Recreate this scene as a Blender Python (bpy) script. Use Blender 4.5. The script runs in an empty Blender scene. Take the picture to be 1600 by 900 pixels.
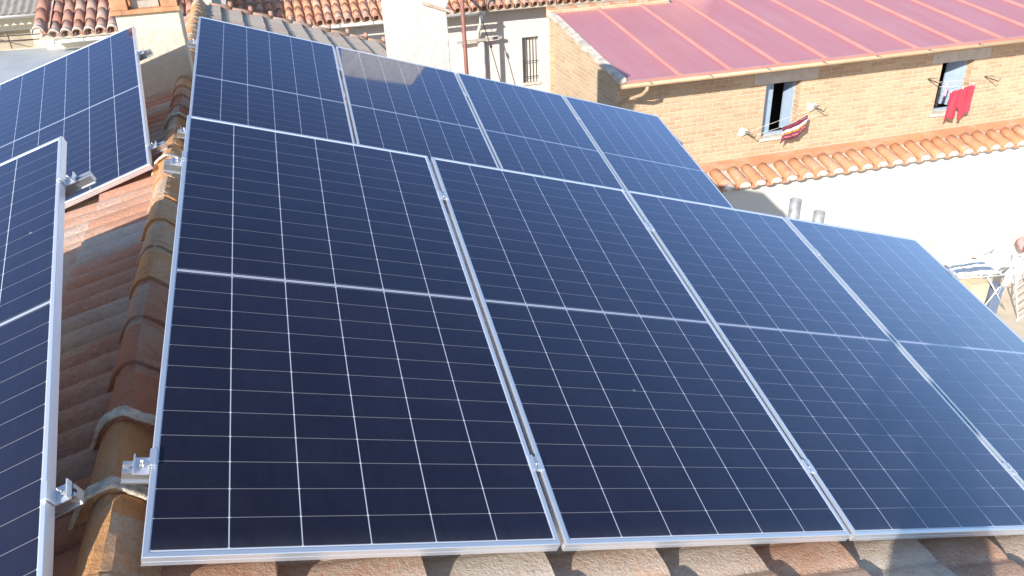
import bpy, bmesh, math, random
from mathutils import Matrix, Vector
random.seed(7)
SC = bpy.context.scene
COL = SC.collection
PI = math.pi

# ------------------------------------------------------------------ camera
cd = bpy.data.cameras.new('camera')
cd.sensor_width = 36.0; cd.lens = 1246 / 1600 * 36; cd.clip_start = 0.05; cd.clip_end = 2000
cam = bpy.data.objects.new('camera', cd); COL.objects.link(cam); SC.camera = cam
rt = Vector((0.948315, -0.315048, -0.038)); dn = Vector((-0.182774, -0.444382, -0.876994)); fw = Vector((0.259409, 0.838611, -0.478997))
m = Matrix.Identity(4)
for i in range(3):
    m[i][0] = rt[i]; m[i][1] = -dn[i]; m[i][2] = -fw[i]
cam.matrix_world = m
# ------------------------------------------------------------------ sky and sun
SUN = Vector((1.06, 1.0, -0.74)).normalized()          # travel direction of the light
elev = math.asin(-SUN.z)
w = bpy.data.worlds.new('World'); SC.world = w; w.use_nodes = True
nt = w.node_tree
sky = nt.nodes.new('ShaderNodeTexSky'); sky.sky_type = 'NISHITA'; sky.sun_disc = False
sky.sun_elevation = elev
sky.sun_rotation = math.atan2(-SUN.x, -SUN.y)
sky.air_density = 1.0; sky.dust_density = 0.5; sky.ozone_density = 3.0
bgn = nt.nodes['Background']; nt.links.new(sky.outputs[0], bgn.inputs[0]); bgn.inputs[1].default_value = 0.15
sd = bpy.data.lights.new('sun', 'SUN'); sd.energy = 4.6; sd.angle = math.radians(0.53); sd.color = (1, 0.95, 0.87)
sun = bpy.data.objects.new('sun', sd); COL.objects.link(sun)
sun.rotation_euler = (-SUN).to_track_quat('Z', 'Y').to_euler(); sun.location = (-6, -6, 8)
SC.view_settings.view_transform = 'Standard'; SC.view_settings.look = 'None'
SC.view_settings.exposure = 0.62; SC.view_settings.gamma = 1.0
SC.view_settings.use_curve_mapping = False
SC.render.engine = 'CYCLES'
SC.cycles.max_bounces = 6

# ------------------------------------------------------------------ materials
def NT(name):
    mt = bpy.data.materials.new(name); mt.use_nodes = True
    t = mt.node_tree; b = t.nodes['Principled BSDF']
    return mt, t, b
def N(t, typ, **kw):
    n = t.nodes.new(typ)
    for k, v in kw.items():
        if k.startswith('i_'):
            n.inputs[k[2:].replace('_', ' ')].default_value = v
        else: setattr(n, k, v)
    return n
def L(t, a, b): t.links.new(a, b)
def math_(t, op, a, b=None, c=None):
    n = t.nodes.new('ShaderNodeMath'); n.operation = op
    for i, v in enumerate((a, b, c)):
        if v is None: continue
        if hasattr(v, 'links') or hasattr(v, 'is_output'): t.links.new(v, n.inputs[i])
        else: n.inputs[i].default_value = v
    return n.outputs[0]
def ramp(t, fac, stops):
    r = t.nodes.new('ShaderNodeValToRGB'); e = r.color_ramp.elements
    while len(e) > 1: e.remove(e[-1])
    e[0].position = stops[0][0]; e[0].color = (*stops[0][1], 1)
    for p, c in stops[1:]:
        x = e.new(p); x.color = (*c, 1)
    t.links.new(fac, r.inputs[0]); return r.outputs[0]
def mixc(t, fac, a, b, mode='MIX'):
    n = t.nodes.new('ShaderNodeMix'); n.data_type = 'RGBA'; n.blend_type = mode
    for sock, v in ((n.inputs[0], fac), (n.inputs[6], a), (n.inputs[7], b)):
        if hasattr(v, 'is_output'): t.links.new(v, sock)
        elif isinstance(v, (int, float)): sock.default_value = v
        else: sock.default_value = (*v, 1)
    return n.outputs[2]
def noise(t, vec, scale, detail=4, rough=0.55):
    n = N(t, 'ShaderNodeTexNoise'); n.inputs['Scale'].default_value = scale
    n.inputs['Detail'].default_value = detail; n.inputs['Roughness'].default_value = rough
    if vec is not None: t.links.new(vec, n.inputs['Vector'])
    return n.outputs[0]
def bump(t, b, h, strength=0.3, dist=0.01):
    n = N(t, 'ShaderNodeBump'); n.inputs['Strength'].default_value = strength; n.inputs['Distance'].default_value = dist
    t.links.new(h, n.inputs['Height']); t.links.new(n.outputs[0], b.inputs['Normal'])
def obj_co(t): return N(t, 'ShaderNodeTexCoord').outputs['Object']
def uv_co(t): return N(t, 'ShaderNodeTexCoord').outputs['UV']
def scaled(t, v, s):
    n = N(t, 'ShaderNodeVectorMath', operation='MULTIPLY'); t.links.new(v, n.inputs[0]); n.inputs[1].default_value = s
    return n.outputs[0]

def plain(name, col, rough=0.6, metal=0.0, var=0.12, scale=8, bstr=0.0, bscale=60):
    mt, t, b = NT(name); co = obj_co(t)
    n = noise(t, co, scale, 5)
    lo = tuple(c * (1 - var) for c in col); hi = tuple(min(1, c * (1 + var)) for c in col)
    L(t, ramp(t, n, [(0.3, lo), (0.7, hi)]), b.inputs['Base Color'])
    b.inputs['Roughness'].default_value = rough; b.inputs['Metallic'].default_value = metal
    if bstr: bump(t, b, noise(t, co, bscale, 4), bstr, 0.01)
    return mt

def stucco(name, col, stain=(0.5, 0.42, 0.33), stain_amt=0.3, bstr=0.5, bscale=22):
    mt, t, b = NT(name); co = obj_co(t)
    n1 = noise(t, co, 1.1, 6, 0.6); n2 = noise(t, scaled(t, co, (5, 5, 0.7)), 1.6, 5, 0.6)
    base = mixc(t, ramp(t, n1, [(0.35, (0, 0, 0)), (0.75, (1, 1, 1))]), col, tuple(c * 0.93 for c in col))
    base = mixc(t, math_(t, 'MULTIPLY', ramp(t, n2, [(0.52, (0, 0, 0)), (0.8, (1, 1, 1))]), stain_amt), base, stain)
    base = cracked(t, b, base, co)
    L(t, base, b.inputs['Base Color']); b.inputs['Roughness'].default_value = 0.9
    vo = N(t, 'ShaderNodeTexVoronoi'); vo.inputs['Scale'].default_value = bscale; L(t, co, vo.inputs['Vector'])
    h = math_(t, 'ADD', noise(t, co, bscale * 0.7, 6, 0.7), math_(t, 'MULTIPLY', vo.outputs['Distance'], 0.5))
    bump(t, b, h, bstr, 0.02)
    return mt

def cracked(t, b, base, o):
    v = N(t, 'ShaderNodeTexVoronoi', feature='DISTANCE_TO_EDGE'); v.inputs['Scale'].default_value = 0.55
    w_ = N(t, 'ShaderNodeVectorMath', operation='MULTIPLY_ADD'); nn = N(t, 'ShaderNodeTexNoise'); nn.inputs['Scale'].default_value = 2.5; nn.inputs['Detail'].default_value = 8; L(t, o, nn.inputs['Vector'])
    L(t, nn.outputs['Color'], w_.inputs[0]); w_.inputs[1].default_value = (0.5, 0.5, 0.5); L(t, o, w_.inputs[2]); L(t, w_.outputs[0], v.inputs['Vector'])
    m_ = ramp(t, noise(t, o, 0.8, 2), [(0.5, (0, 0, 0)), (0.6, (1, 1, 1))])
    c = math_(t, 'MULTIPLY', math_(t, 'LESS_THAN', v.outputs['Distance'], 0.004), m_)
    return mixc(t, math_(t, 'MULTIPLY', c, 0.5), base, (0.3, 0.26, 0.22))
def tile_mat(name, cA, cB, lich, lich_amt, px, py, dirt=0.35):
    """fired clay / concrete tile: colour per tile, lichen blotches, dirt"""
    mt, t, b = NT(name); co = uv_co(t)
    sx = N(t, 'ShaderNodeSeparateXYZ'); L(t, co, sx.inputs[0])
    ix = math_(t, 'FLOOR', math_(t, 'DIVIDE', sx.outputs[0], px)); iy = math_(t, 'FLOOR', math_(t, 'DIVIDE', sx.outputs[1], py))
    cx = N(t, 'ShaderNodeCombineXYZ'); L(t, ix, cx.inputs[0]); L(t, iy, cx.inputs[1])
    wn = N(t, 'ShaderNodeTexWhiteNoise'); wn.noise_dimensions = '2D'; L(t, cx.outputs[0], wn.inputs['Vector'])
    o = obj_co(t)
    base = mixc(t, wn.outputs[0], cA, cB)
    n2 = noise(t, o, 3.0, 6, 0.65)
    base = mixc(t, ramp(t, n2, [(0.35, (0, 0, 0)), (0.7, (0.6, 0.6, 0.6))]), base, tuple(c * 0.62 for c in cA))
    big = noise(t, o, 1.7, 3); fine = noise(t, o, 42, 8, 0.78)
    lm = math_(t, 'ADD', math_(t, 'ADD', math_(t, 'MULTIPLY', big, 0.9), math_(t, 'MULTIPLY', fine, 0.9)), math_(t, 'MULTIPLY', wn.outputs[0], 0.35))
    lo = 1.32 - 0.45 * lich_amt
    lf = ramp(t, math_(t, 'SUBTRACT', lm, lo - 0.5), [(0.36, (0, 0, 0)), (0.7, (1, 1, 1))])
    base = mixc(t, math_(t, 'MULTIPLY', lf, 0.88), base, lich)
    sp = noise(t, o, 90, 3, 0.6); gr = noise(t, o, 150, 4, 0.8)
    base = mixc(t, ramp(t, gr, [(0.52, (0, 0, 0)), (0.66, (0.55, 0.55, 0.55))]), base, tuple(min(1, c * 0.7 + 0.22) for c in cB))
    base = mixc(t, ramp(t, noise(t, o, 11, 5, 0.7), [(0.50, (0, 0, 0)), (0.72, (0.35, 0.35, 0.35))]), base, tuple(c * 0.6 for c in cA))
    base = mixc(t, ramp(t, sp, [(0.28, (dirt, dirt, dirt)), (0.42, (0, 0, 0))]), base, (0.06, 0.05, 0.045))
    L(t, base, b.inputs['Base Color']); b.inputs['Roughness'].default_value = 0.92
    bump(t, b, math_(t, 'ADD', fine, math_(t, 'MULTIPLY', sp, 0.6)), 0.9, 0.012)
    return mt

def brick_mat(name, c1, c2, mortar, stain=0.25):
    mt, t, b = NT(name); co = uv_co(t)
    wob = N(t, 'ShaderNodeTexNoise'); wob.inputs['Scale'].default_value = 3; L(t, co, wob.inputs['Vector'])
    vm = N(t, 'ShaderNodeVectorMath', operation='MULTIPLY_ADD'); L(t, wob.outputs['Color'], vm.inputs[0]); vm.inputs[1].default_value = (0.02, 0.012, 0); L(t, co, vm.inputs[2])
    br = N(t, 'ShaderNodeTexBrick'); L(t, vm.outputs[0], br.inputs['Vector'])
    br.inputs['Scale'].default_value = 1; br.inputs['Brick Width'].default_value = 0.25; br.inputs['Row Height'].default_value = 0.070
    br.inputs['Mortar Size'].default_value = 0.011; br.inputs['Mortar Smooth'].default_value = 0.3; br.inputs['Bias'].default_value = -0.1
    br.inputs['Color1'].default_value = (*c1, 1); br.inputs['Color2'].default_value = (*c2, 1); br.inputs['Mortar'].default_value = (*mortar, 1)
    n1 = noise(t, co, 1.3, 5, 0.6); n2 = noise(t, co, 14, 5, 0.7)
    col = mixc(t, ramp(t, n2, [(0.4, (0, 0, 0)), (0.7, (0.5, 0.5, 0.5))]), br.outputs['Color'], mortar)
    col = mixc(t, math_(t, 'MULTIPLY', ramp(t, n1, [(0.4, (0, 0, 0)), (0.75, (1, 1, 1))]), stain), col, (0.34, 0.2, 0.1))
    L(t, col, b.inputs['Base Color']); b.inputs['Roughness'].default_value = 0.93
    h = math_(t, 'ADD', math_(t, 'MULTIPLY', br.outputs['Fac'], -0.8), math_(t, 'MULTIPLY', n2, 0.5))
    bump(t, b, h, 1.0, 0.02)
    return mt

def panel_glass(name):
    """cell grid of a half-cut module, object coordinates: x 0..1.134, y 0..2.278"""
    mt, t, b = NT(name); o = obj_co(t)
    s = N(t, 'ShaderNodeSeparateXYZ'); L(t, o, s.inputs[0]); u, v = s.outputs[0], s.outputs[1]
    def line(coord, off, pitch, half):      # 1 inside the line
        q = math_(t, 'DIVIDE', math_(t, 'SUBTRACT', coord, off), pitch)
        f = math_(t, 'ABSOLUTE', math_(t, 'SUBTRACT', math_(t, 'FRACT', math_(t, 'ADD', q, 0.5)), 0.5))
        d = math_(t, 'MULTIPLY', f, pitch)
        return d, math_(t, 'LESS_THAN', d, half)
    du, cl = line(u, 0.567, 0.1838, 0.0015)
    av = math_(t, 'ABSOLUTE', math_(t, 'SUBTRACT', v, 1.139))
    dv, rl = line(math_(t, 'SUBTRACT', av, 0.0115), 0.0, 0.0922, 0.0011)
    dia = math_(t, 'LESS_THAN', math_(t, 'ADD', du, dv), 0.0045)
    mid = math_(t, 'LESS_THAN', av, 0.0058)
    mid_in = math_(t, 'LESS_THAN', math_(t, 'ABSOLUTE', math_(t, 'SUBTRACT', av, 0.0)), 0.0016)
    mu = math_(t, 'GREATER_THAN', math_(t, 'ABSOLUTE', math_(t, 'SUBTRACT', u, 0.567)), 0.5517)
    mv = math_(t, 'GREATER_THAN', av, 1.1185)
    n = noise(t, o, 1.3, 3); cell = mixc(t, n, (0.0055, 0.0040, 0.0085), (0.0075, 0.0058, 0.015))
    # every cell of silicon differs a touch
    cx = N(t, 'ShaderNodeCombineXYZ')
    L(t, math_(t, 'FLOOR', math_(t, 'DIVIDE', math_(t, 'SUBTRACT', u, 0.0156), 0.1838)), cx.inputs[0])
    L(t, math_(t, 'FLOOR', math_(t, 'DIVIDE', v, 0.0922)), cx.inputs[1])
    oi = N(t, 'ShaderNodeObjectInfo'); L(t, oi.outputs['Random'], cx.inputs[2])
    wn = N(t, 'ShaderNodeTexWhiteNoise'); L(t, cx.outputs[0], wn.inputs['Vector'])
    cell = mixc(t, math_(t, 'MULTIPLY', wn.outputs[0], 0.35), cell, (0.010, 0.0075, 0.015))
    c = mixc(t, math_(t, 'MULTIPLY', rl, 0.42), cell, (0.46, 0.42, 0.40))
    c = mixc(t, cl, c, (0.50, 0.51, 0.56)); c = mixc(t, dia, c, (0.55, 0.56, 0.6))
    c = mixc(t, mid, c, (0.5, 0.52, 0.6)); c = mixc(t, mid_in, c, (0.3, 0.32, 0.4))
    c = mixc(t, mu, c, (0.6, 0.62, 0.66)); c = mixc(t, mv, c, (0.66, 0.68, 0.72))
    # droppings, specks and a grimy lower edge
    vo = N(t, 'ShaderNodeTexVoronoi'); vo.inputs['Scale'].default_value = 5.0
    of = N(t, 'ShaderNodeVectorMath', operation='MULTIPLY_ADD'); L(t, o, of.inputs[0]); of.inputs[1].default_value = (1, 1, 1); cr = N(t, 'ShaderNodeCombineXYZ'); L(t, math_(t, 'MULTIPLY', oi.outputs['Random'], 40), cr.inputs[0]); L(t, cr.outputs[0], of.inputs[2]); L(t, of.outputs[0], vo.inputs['Vector'])
    sc_ = N(t, 'ShaderNodeSeparateColor'); L(t, vo.outputs['Color'], sc_.inputs[0])
    sz = math_(t, 'MULTIPLY', math_(t, 'POWER', sc_.outputs[0], 6), 0.055)
    c = mixc(t, math_(t, 'MULTIPLY', math_(t, 'LESS_THAN', vo.outputs['Distance'], sz), 0.35), c, (0.5, 0.5, 0.47))
    gr_ = math_(t, 'MULTIPLY', math_(t, 'POWER', math_(t, 'SUBTRACT', 1.0, math_(t, 'MINIMUM', math_(t, 'MULTIPLY', v, 12), 1.0)), 2), noise(t, scaled(t, o, (25, 4, 1)), 1, 4))
    c = mixc(t, math_(t, 'MULTIPLY', gr_, 0.16), c, (0.45, 0.42, 0.38))
    # light dust
    nd = noise(t, o, 5, 6, 0.7); nd2 = noise(t, scaled(t, o, (60, 6, 1)), 1, 3)
    dust = math_(t, 'MULTIPLY', ramp(t, math_(t, 'ADD', math_(t, 'MULTIPLY', nd, 0.7), math_(t, 'MULTIPLY', nd2, 0.3)), [(0.35, (0.1, 0.1, 0.1)), (0.75, (1, 1, 1))]), 0.022)
    c = mixc(t, dust, c, (0.42, 0.42, 0.50))
    L(t, c, b.inputs['Base Color']); b.inputs['Roughness'].default_value = 0.6; b.inputs['Specular IOR Level'].default_value = 0.0
    # front glass with its blue anti-reflection film: a sharp lobe and a wide one from the fine prismatic texture
    fr = N(t, 'ShaderNodeFresnel'); fr.inputs['IOR'].default_value = 1.52
    def gl(rough, col):
        g_ = N(t, 'ShaderNodeBsdfAnisotropic'); g_.inputs['Roughness'].default_value = rough; g_.inputs['Color'].default_value = (*col, 1); return g_.outputs[0]
    mg = N(t, 'ShaderNodeMixShader'); mg.inputs[0].default_value = 0.28; L(t, gl(0.05, (0.80, 0.85, 1.0)), mg.inputs[1]); L(t, gl(0.36, (0.58, 0.64, 1.0)), mg.inputs[2])
    ms_ = N(t, 'ShaderNodeMixShader'); L(t, math_(t, 'MINIMUM', math_(t, 'MULTIPLY', math_(t, 'MAXIMUM', math_(t, 'SUBTRACT', fr.outputs[0], 0.024), 0.0), 2.7), 1.0), ms_.inputs[0]); L(t, b.outputs[0], ms_.inputs[1]); L(t, mg.outputs[0], ms_.inputs[2])
    L(t, ms_.outputs[0], t.nodes['Material Output'].inputs['Surface'])
    return mt

M = {}
M['cells'] = panel_glass('solar_cells_under_glass')
M['alu'] = plain('anodised_aluminium', (0.80, 0.82, 0.86), 0.40, 0.75, 0.04, 3)
M['alu_d'] = plain('mill_aluminium', (0.6, 0.61, 0.63), 0.33, 0.85, 0.1, 12)
M['steel'] = plain('galvanised_steel', (0.62, 0.62, 0.6), 0.3, 0.9, 0.15, 30)
M['back'] = plain('white_backsheet', (0.7, 0.7, 0.7), 0.6)
TC, TP = 0.38, 0.155
M['tile_near'] = tile_mat('weathered_concrete_tiles', (0.66, 0.35, 0.21), (0.62, 0.38, 0.26), (0.68, 0.61, 0.50), 0.75, TC, 0.31)
M['tile_left'] = tile_mat('weathered_red_concrete_tiles', (0.64, 0.29, 0.17), (0.48, 0.33, 0.25), (0.60, 0.53, 0.45), 0.6, TC, 0.31)
M['tile_far'] = tile_mat('grey_weathered_concrete_tiles', (0.50, 0.34, 0.26), (0.46, 0.35, 0.28), (0.50, 0.43, 0.35), 0.8, 0.285, 0.31, 0.2)
M['ridge'] = tile_mat('lichened_ridge_tiles', (0.72, 0.34, 0.12), (0.64, 0.34, 0.16), (0.60, 0.52, 0.40), 0.45, 5, 0.36)
M['ridge_red'] = tile_mat('red_ridge_tiles', (0.58, 0.23, 0.12), (0.52, 0.26, 0.16), (0.52, 0.44, 0.35), 0.4, 5, 0.36)
M['mortar'] = plain('lichened_mortar', (0.60, 0.53, 0.42), 0.95, 0, 0.35, 40, 0.8, 70)
M['clay'] = tile_mat('orange_clay_barrel_tiles', (0.72, 0.33, 0.18), (0.66, 0.35, 0.21), (0.64, 0.50, 0.40), 0.25, 0.24, 0.4, 0.2)
M['clay_red'] = tile_mat('faded_red_clay_barrel_tiles', (0.58, 0.26, 0.17), (0.52, 0.28, 0.20), (0.56, 0.46, 0.38), 0.25, 0.22, 0.4, 0.3)
M['clay_pale'] = tile_mat('pale_orange_clay', (0.52, 0.30, 0.20), (0.46, 0.30, 0.21), (0.45, 0.38, 0.3), 0.3, 0.285, 0.4, 0.2)
M['clay_new'] = tile_mat('new_orange_clay_tiles', (0.68, 0.30, 0.145), (0.60, 0.28, 0.15), (0.60, 0.46, 0.33), 0.22, 0.287, 0.5, 0.1)
M['stucco_w'] = stucco('white_render', (0.68, 0.625, 0.555), (0.50, 0.43, 0.35), 0.35, 0.15, 16)
M['stucco_p'] = stucco('pale_painted_render', (0.76, 0.675, 0.60), (0.6, 0.5, 0.42), 0.1, 0.12, 16)
M['stucco_c'] = stucco('cream_rough_render', (0.72, 0.64, 0.50), (0.6, 0.45, 0.3), 0.2, 0.5, 22)
M['stucco_r'] = stucco('rough_white_render', (0.68, 0.62, 0.555), (0.55, 0.42, 0.32), 0.4, 0.8, 11)
M['brick'] = brick_mat('yellow_orange_brickwork', (0.63, 0.44, 0.265), (0.50, 0.295, 0.165), (0.68, 0.56, 0.41))
M['cap_brick'] = plain('orange_cap_bricks', (0.55, 0.27, 0.14), 0.9, 0, 0.25, 14, 0.5, 50)
def sheet_mat(name, ca, cb, cw):
    mt, t, b = NT(name); o = obj_co(t)
    n1 = noise(t, scaled(t, o, (3.2, 0.35, 1)), 1.0, 6, 0.65); n2 = noise(t, o, 0.7, 4, 0.6); sp = noise(t, o, 55, 2, 0.5)
    c = mixc(t, ramp(t, n1, [(0.3, (0, 0, 0)), (0.7, (1, 1, 1))]), ca, cb)
    c = mixc(t, math_(t, 'MULTIPLY', ramp(t, n2, [(0.45, (0, 0, 0)), (0.75, (1, 1, 1))]), 0.35), c, cw)
    c = mixc(t, ramp(t, sp, [(0.735, (0, 0, 0)), (0.75, (0.7, 0.7, 0.7))]), c, (0.75, 0.7, 0.65))
    L(t, c, b.inputs['Base Color']); L(t, math_(t, 'ADD', math_(t, 'MULTIPLY', n1, 0.3), 0.28), b.inputs['Roughness'])
    bump(t, b, math_(t, 'ADD', n2, math_(t, 'MULTIPLY', n1, 0.2)), 0.25, 0.05); return mt
M['red_metal'] = sheet_mat('dusty_red_sheet_metal', (0.53, 0.215, 0.23), (0.49, 0.185, 0.20), (0.57, 0.29, 0.30))
M['red_seam'] = plain('red_sheet_seam', (0.60, 0.24, 0.20), 0.5, 0.0, 0.1, 3)
M['gutter_w'] = plain('white_gutter', (0.72, 0.68, 0.62), 0.5, 0, 0.08, 4)
M['gutter_y'] = plain('ochre_gutter', (0.50, 0.36, 0.22), 0.5, 0, 0.12, 5)
M['verge'] = plain('stained_verge_mortar', (0.60, 0.52, 0.42), 0.9, 0, 0.35, 7, 0.6, 40)
M['white_board'] = plain('white_verge_mortar', (0.66, 0.61, 0.54), 0.9, 0, 0.2, 12, 0.5, 40)
M['shutter'] = plain('blue_grey_painted_shutter', (0.33, 0.42, 0.53), 0.5, 0, 0.06, 4)
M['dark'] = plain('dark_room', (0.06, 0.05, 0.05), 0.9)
M['iron'] = plain('dark_iron', (0.07, 0.065, 0.06), 0.6, 0.3)
M['rust'] = plain('red_brown_painted_steel', (0.28, 0.12, 0.09), 0.6, 0.1, 0.25, 20)
M['concrete'] = plain('grey_concrete', (0.42, 0.38, 0.33), 0.95, 0, 0.18, 9, 0.4, 50)
M['cap_pale'] = plain('pale_brown_cap_tiles', (0.55, 0.40, 0.30), 0.9, 0, 0.2, 14, 0.5, 50)
M['lintel'] = plain('pale_concrete_lintel', (0.58, 0.52, 0.44), 0.95, 0, 0.12, 9, 0.4, 50)
M['ground'] = plain('beige_patio_concrete', (0.58, 0.49, 0.38), 0.95, 0, 0.1, 2.2, 0.2, 30)
M['bluegrey'] = plain('grey_sheet_roof', (0.42, 0.44, 0.45), 0.6, 0, 0.1, 2)
M['slate'] = plain('dark_grey_corrugated_sheet', (0.24, 0.215, 0.20), 0.85, 0, 0.2, 6)
M['pvc'] = plain('weathered_grey_flue_steel', (0.36, 0.35, 0.35), 0.5, 0.3, 0.3, 15)
M['white_cloth'] = plain('white_cotton', (0.8, 0.79, 0.8), 0.9, 0, 0.05, 8)
M['blue_cloth'] = plain('slate_blue_cotton', (0.14, 0.19, 0.28), 0.9, 0, 0.1, 8)
M['pink_cloth'] = plain('pink_cotton', (0.62, 0.28, 0.27), 0.9, 0, 0.15, 9)
M['lilac'] = plain('lilac_cotton', (0.55, 0.42, 0.66), 0.9, 0, 0.15, 25)
M['red_cloth'] = plain('crimson_cloth', (0.55, 0.05, 0.08), 0.9, 0, 0.15, 5)
M['wire'] = plain('white_coated_wire', (0.78, 0.78, 0.74), 0.4)
M['beige'] = plain('beige_plastic', (0.66, 0.52, 0.36), 0.6, 0, 0.05, 3)
M['board'] = plain('weathered_boards', (0.42, 0.35, 0.27), 0.9, 0, 0.15, 6)

def stripe_mat():
    mt, t, b = NT('striped_woven_cloth'); o = uv_co(t)
    s = N(t, 'ShaderNodeSeparateXYZ'); L(t, o, s.inputs[0])
    r = ramp(t, s.outputs[1], [(0.0, (0.12, 0.03, 0.06)), (0.16, (0.55, 0.14, 0.16)), (0.26, (0.13, 0.03, 0.07)), (0.38, (0.62, 0.22, 0.06)), (0.52, (0.8, 0.72, 0.6)), (0.70, (0.13, 0.03, 0.06)), (0.85, (0.3, 0.04, 0.06)), (0.93, (0.12, 0.03, 0.06))])
    for n in t.nodes:
        if n.type == 'VALTORGB': n.color_ramp.interpolation = 'CONSTANT'
    L(t, r, b.inputs['Base Color']); b.inputs['Roughness'].default_value = 0.95
    return mt
M['stripe'] = stripe_mat()

# ------------------------------------------------------------------ builders
class MB:
    def __init__(s): s.v = []; s.f = []; s.sm = []
    def add(s, vs, fs, smooth=False):
        o = len(s.v); s.v += [tuple(p) for p in vs]; s.f += [tuple(i + o for i in q) for q in fs]; s.sm += [smooth] * len(fs); return s
    def box(s, x0, y0, z0, x1, y1, z1):
        vs = [(x, y, z) for z in (z0, z1) for y in (y0, y1) for x in (x0, x1)]
        return s.add(vs, [(0, 2, 3, 1), (4, 5, 7, 6), (0, 1, 5, 4), (2, 6, 7, 3), (0, 4, 6, 2), (1, 3, 7, 5)])
    def bar(s, a, b, w_, h_, up=(0, 0, 1)):
        a = Vector(a); b = Vector(b); d = (b - a).normalized(); u = Vector(up)
        if abs(d.dot(u)) > 0.98: u = Vector((0, 1, 0))
        x = d.cross(u).normalized(); z = x.cross(d).normalized()
        vs = []
        for p in (a, b):
            for i, j in ((-1, -1), (1, -1), (1, 1), (-1, 1)): vs.append(p + x * (i * w_ / 2) + z * (j * h_ / 2))
        return s.add(vs, [(3, 2, 1, 0), (4, 5, 6, 7), (0, 1, 5, 4), (1, 2, 6, 5), (2, 3, 7, 6), (3, 0, 4, 7)])
    def tube(s, pts, r, n=10, cap=True, radii=None):
        pts = [Vector(p) for p in pts]; vs = []; fs = []
        for i, p in enumerate(pts):
            d = (pts[min(i + 1, len(pts) - 1)] - pts[max(i - 1, 0)]).normalized()
            u = Vector((0, 0, 1)) if abs(d.z) < 0.9 else Vector((0, 1, 0))
            x = d.cross(u).normalized(); y = d.cross(x).normalized(); rr = radii[i] if radii else r
            for k in range(n):
                a = 2 * PI * k / n; vs.append(p + x * math.cos(a) * rr + y * math.sin(a) * rr)
        for i in range(len(pts) - 1):
            for k in range(n):
                k2 = (k + 1) % n; fs.append((i * n + k, (i + 1) * n + k, (i + 1) * n + k2, i * n + k2))
        if cap: fs.append(tuple(range(n))); fs.append(tuple(reversed(range((len(pts) - 1) * n, len(pts) * n))))
        return s.add(vs, fs, True)
    def sheet(s, nu, nv, fn, smooth=True, flip=False):
        vs = [fn(i / nu, j / nv) for j in range(nv + 1) for i in range(nu + 1)]
        fs = []
        for j in range(nv):
            for i in range(nu):
                a = j * (nu + 1) + i; q = (a, a + 1, a + nu + 2, a + nu + 1); fs.append(q[::-1] if flip else q)
        return s.add(vs, fs, smooth)
    def build(s, name, mat, parent=None, solid=0, bevel=0, uvs=None):
        me = bpy.data.meshes.new(name); me.from_pydata(s.v, [], s.f); me.materials.append(M[mat] if isinstance(mat, str) else mat)
        me.polygons.foreach_set('use_smooth', s.sm)
        uv = me.uv_layers.new(name='UVMap')
        for p in me.polygons:
            n = p.normal; ax = max(range(3), key=lambda i: abs(n[i]))
            for li in p.loop_indices:
                vi = me.loops[li].vertex_index; co = s.v[vi]
                if uvs is not None: uv.data[li].uv = uvs[vi]
                elif ax == 0: uv.data[li].uv = (co[1], co[2])
                elif ax == 1: uv.data[li].uv = (co[0], co[2])
                else: uv.data[li].uv = (co[0], co[1])
        me.update()
        o = bpy.data.objects.new(name, me); COL.objects.link(o)
        if parent is not None: o.parent = parent
        if solid:
            md = o.modifiers.new('thick', 'SOLIDIFY'); md.thickness = solid; md.offset = 0
        if bevel:
            md = o.modifiers.new('bevel', 'BEVEL'); md.width = bevel; md.segments = 2; md.limit_method = 'ANGLE'
        return o
def tag(o, label=None, cat=None, group=None, kind=None):
    if label: o['label'] = label
    if cat: o['category'] = cat
    if group: o['group'] = group
    if kind: o['kind'] = kind
    return o
def empty(name, loc=(0, 0, 0), rz=0.0, label=None, cat=None, group=None, mat=None):
    o = bpy.data.objects.new(name, None); COL.objects.link(o); o.empty_display_size = 0.1
    if mat is not None: o.matrix_world = mat
    else: o.location = loc; o.rotation_euler = (0, 0, rz)
    return tag(o, label, cat, group)
def copy_tree(o, parent=None):
    c = o.copy(); COL.objects.link(c); c.parent = parent
    for ch in [x for x in list(COL.objects) if x.parent == o]: copy_tree(ch, c)
    return c
def frame_mat(U, V, t):
    U = Vector(U).normalized(); V = Vector(V); V = (V - U * V.dot(U)).normalized(); Nn = U.cross(V)
    mm = Matrix.Identity(4)
    for i in range(3):
        mm[i][0] = U[i]; mm[i][1] = V[i]; mm[i][2] = Nn[i]; mm[i][3] = t[i]
    return mm

# ------------------------------------------------------------------ the ground
g = MB(); g.add([(-300, -300, -8.68), (300, -300, -8.68), (300, 300, -8.68), (-300, 300, -8.68)], [(0, 1, 2, 3)])
tag(g.build('ground', 'ground'), kind='structure')

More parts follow.
